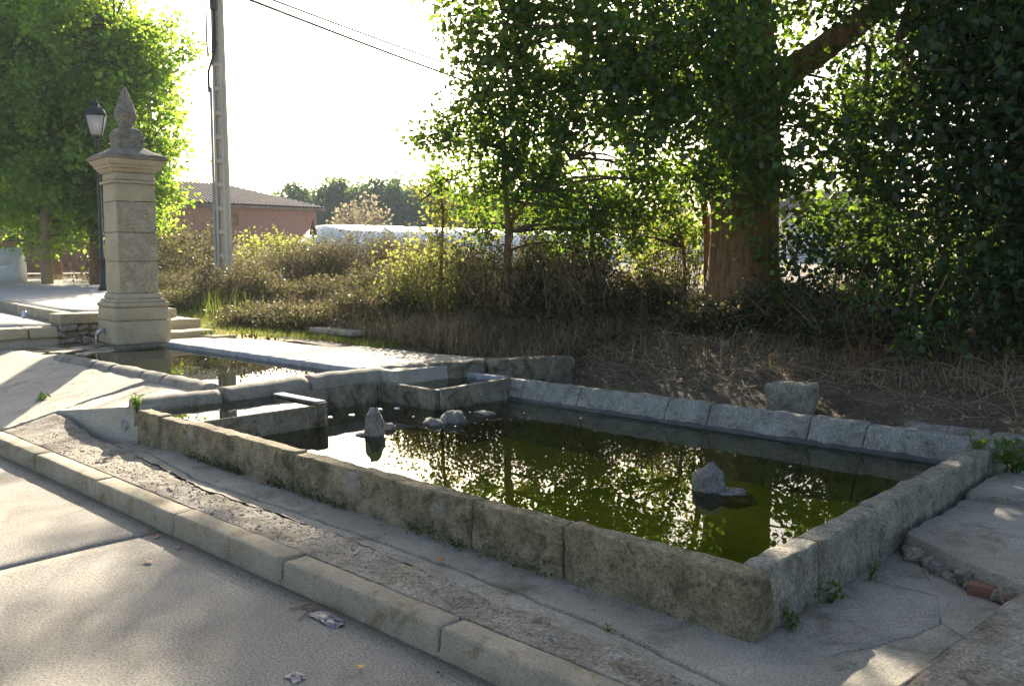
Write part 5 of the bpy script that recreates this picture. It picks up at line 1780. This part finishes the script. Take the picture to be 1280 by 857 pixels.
weed('green weed sprouting where the rim wall meets the front wall', -6.88, 2.96, .22, 60, .04, .05, 1, .11)
weed('weed tuft at the near corner of the pool on the right wall', -1.47, 3.17, -.01, 36, .032, .04, 2, .05)
weed('weed tuft halfway along the outside of the right wall', -1.46, 3.52, -.01, 50, .032, .06, 3, .055)
weed('weed tuft low on the right wall before the broken slab', -1.45, 3.93, -.01, 30, .03, .04, 4, .055)
weed('grassy weed clump at the far end of the right wall', -1.38, 6.1, .08, 120, .07, .14, 5, .16)
weed('weeds growing in the gap between the raised slabs', -.75, 5.48, .08, 90, .04, .3, 6, .05)
weed('weed clump on top of the right wall at the corner stone', -1.56, 5.99, .24, 40, .045, .06, 7, .05)
weed('small yellow weed on the ramp beside the road', -8.75, 2.88, .10, 40, .05, .07, 8, .05)
weed('moss weed hanging on the back wall top', -4.75, 6.5, .2, 60, .04, .25, 9, .06)
weed('tiny weed in the path crack near the front wall middle', -1.98, 2.66, -.02, 16, .018, .02, 10, .025)
A = Acc()
r = np.random.default_rng(4)
for a, b_, n in [(-5.95, -5.2, 500), (-4.9, -4.05, 420), (-3.5, -3.05, 160), (-3.0, -2.5, 120)]:
    n_ = n
    x_ = r.uniform(a, b_, n_)
    k_ = np.array([nz((v, 0, 0), 4) for v in x_])
    P = np.stack([x_, 2.93 - np.abs(r.normal(size=n_)) * .02, path_z(-4, 2.9) + np.abs(r.normal(size=n_)) * .035 * (1 + k_)], -1)
    A.add(*leaves(r, P, .022, True, -.6))
obj('moss', *A.out(), M['moss'], kind='stuff', origin=(-4.5, 2.92, 0), label='green moss along the foot of the front wall', cat='moss')

# pebbles worn out of the rough pavement
n = 2600
px = r.uniform(-7.6, -.95, n)
py = np.array([2.36 + (rin(v) - 2.36) * u for v, u in zip(px, r.uniform(0, 1, n))])
A = Acc()
OCT = np.array([(1, 0, 0), (-1, 0, 0), (0, 1, 0), (0, -1, 0), (0, 0, 1), (0, 0, -1)], float)
OF = np.array([(0, 2, 4), (2, 1, 4), (1, 3, 4), (3, 0, 4), (2, 0, 5), (1, 2, 5), (3, 1, 5), (0, 3, 5)])
s_ = r.gamma(2.0, .0020, n) + .002
jit = r.uniform(.6, 1.3, (n, 6, 3))
V = np.stack([px, py, [rough_z(a, b) for a, b in zip(px, py)]], -1)[:, None] + OCT[None] * jit * s_[:, None, None] * np.array([1, 1, .7])
F = (OF[None] + (np.arange(n) * 6)[:, None, None]).reshape(-1, 3)
obj('gravel', V.reshape(-1, 3), F, M['pebble'], kind='stuff', origin=(-4, 2.5, 0), label='small pebbles worn out of the rough pavement', cat='gravel')

# litter on the road
def flat_leaf(label, x_, y_, z_, size, mat, seed, name='fallen_leaf', cat='leaf'):
    r = np.random.default_rng(seed)
    n = 9
    a0_ = r.uniform(0, 6)
    P = [(x_, y_, z_ + .012)]
    for k in range(n):
        a = a0_ + 2 * math.pi * k / n
        s = size * (1.0 if k % 2 else .62) * r.uniform(.8, 1.2)
        P.append((x_ + s * math.cos(a), y_ + s * .7 * math.sin(a), z_ + .004 + r.uniform(0, .012)))
    F = np.array([(0, 1 + k, 1 + (k + 1) % n) for k in range(n)])
    obj(name, np.array(P), F, M[mat], label=label, cat=cat)


flat_leaf('reddish dead leaf lying alone on the road', -4.35, 1.90, -.118, .03, 'deadleaf', 1)
flat_leaf('dark dead leaf on the road close to the kerb', -4.45, 2.11, -.118, .026, 'deadleaf', 2)
flat_leaf('small dead leaf against the kerb by the road joint', -4.72, 2.12, -.118, .03, 'deadleaf', 3)
flat_leaf('yellow leaf on the road near the wrapper', -2.60, 1.93, -.118, .022, 'yleaf', 4)
flat_leaf('dead leaf caught in the long path crack', -3.02, 2.715, .0, .035, 'deadleaf', 5)
flat_leaf('pale dead leaf lying on the path by the moss', -4.9, 2.88, .01, .04, 'deadleaf', 6)


def crumple(label, cx, cy, cz, rx, ry, rz, mat, seed, name, cat):
    r = np.random.default_rng(seed)
    n = 9
    P, F = [], []
    for i in range(n):
        for j in range(n):
            u, v = i / (n - 1) * 2 - 1, j / (n - 1) * 2 - 1
            k = max(0, 1 - .5 * (u * u + v * v))
            P.append((cx + (u * rx + r.normal() * rx * .13), cy + (v * ry + r.normal() * ry * .13), cz + rz * k * r.uniform(.2, 1.0) + .002))
    I = np.arange(n * n).reshape(n, n)
    F = np.stack([I[:-1, :-1], I[1:, :-1], I[1:, 1:], I[:-1, 1:]], -1).reshape(-1, 4)
    obj(name, np.array(P), F, M[mat], label=label, cat=cat)


crumple('crumpled clear plastic bag lying against the kerb', -3.07, 2.11, -.12, .10, .04, .03, 'bag', 1, 'plastic_bag', 'litter')
crumple('crumpled pale wrapper on the road', -2.72, 1.72, -.12, .035, .026, .018, 'paper', 2, 'wrapper', 'litter')
for i, (x_, y_, a) in enumerate([(-3.22, 2.12, .3), (-3.27, 2.10, 1.2), (-3.18, 2.06, 2.0)]):
    V, F = tube([(x_ - .05 * math.cos(a), y_ - .05 * math.sin(a), -.112), (x_ + .05 * math.cos(a), y_ + .05 * math.sin(a), -.105)], .004, 5)
    obj('dry_twig', V, F, M['dryst'], label=['dry twig by the plastic bag pointing along the kerb', 'dry twig by the plastic bag pointing away from the kerb', 'dry twig crossing the others by the plastic bag'][i], cat='twig')

# ------------------------------------------------------------------ haze
m, t, out = nodes_mat('haze_air')
vs_ = t.nodes.new('ShaderNodeVolumePrincipled')
vs_.inputs['Color'].default_value = (.80, .94, 1.0, 1)
vs_.inputs['Density'].default_value = .0007
t.links.new(vs_.outputs[0], out.inputs['Volume'])
V, F = block(box8(-720, 720, -720, 720, -2, 15), e=.01, seg=2000, amp=0)
obj('haze', V, F, m, kind='stuff', origin=(0, 0, -2))
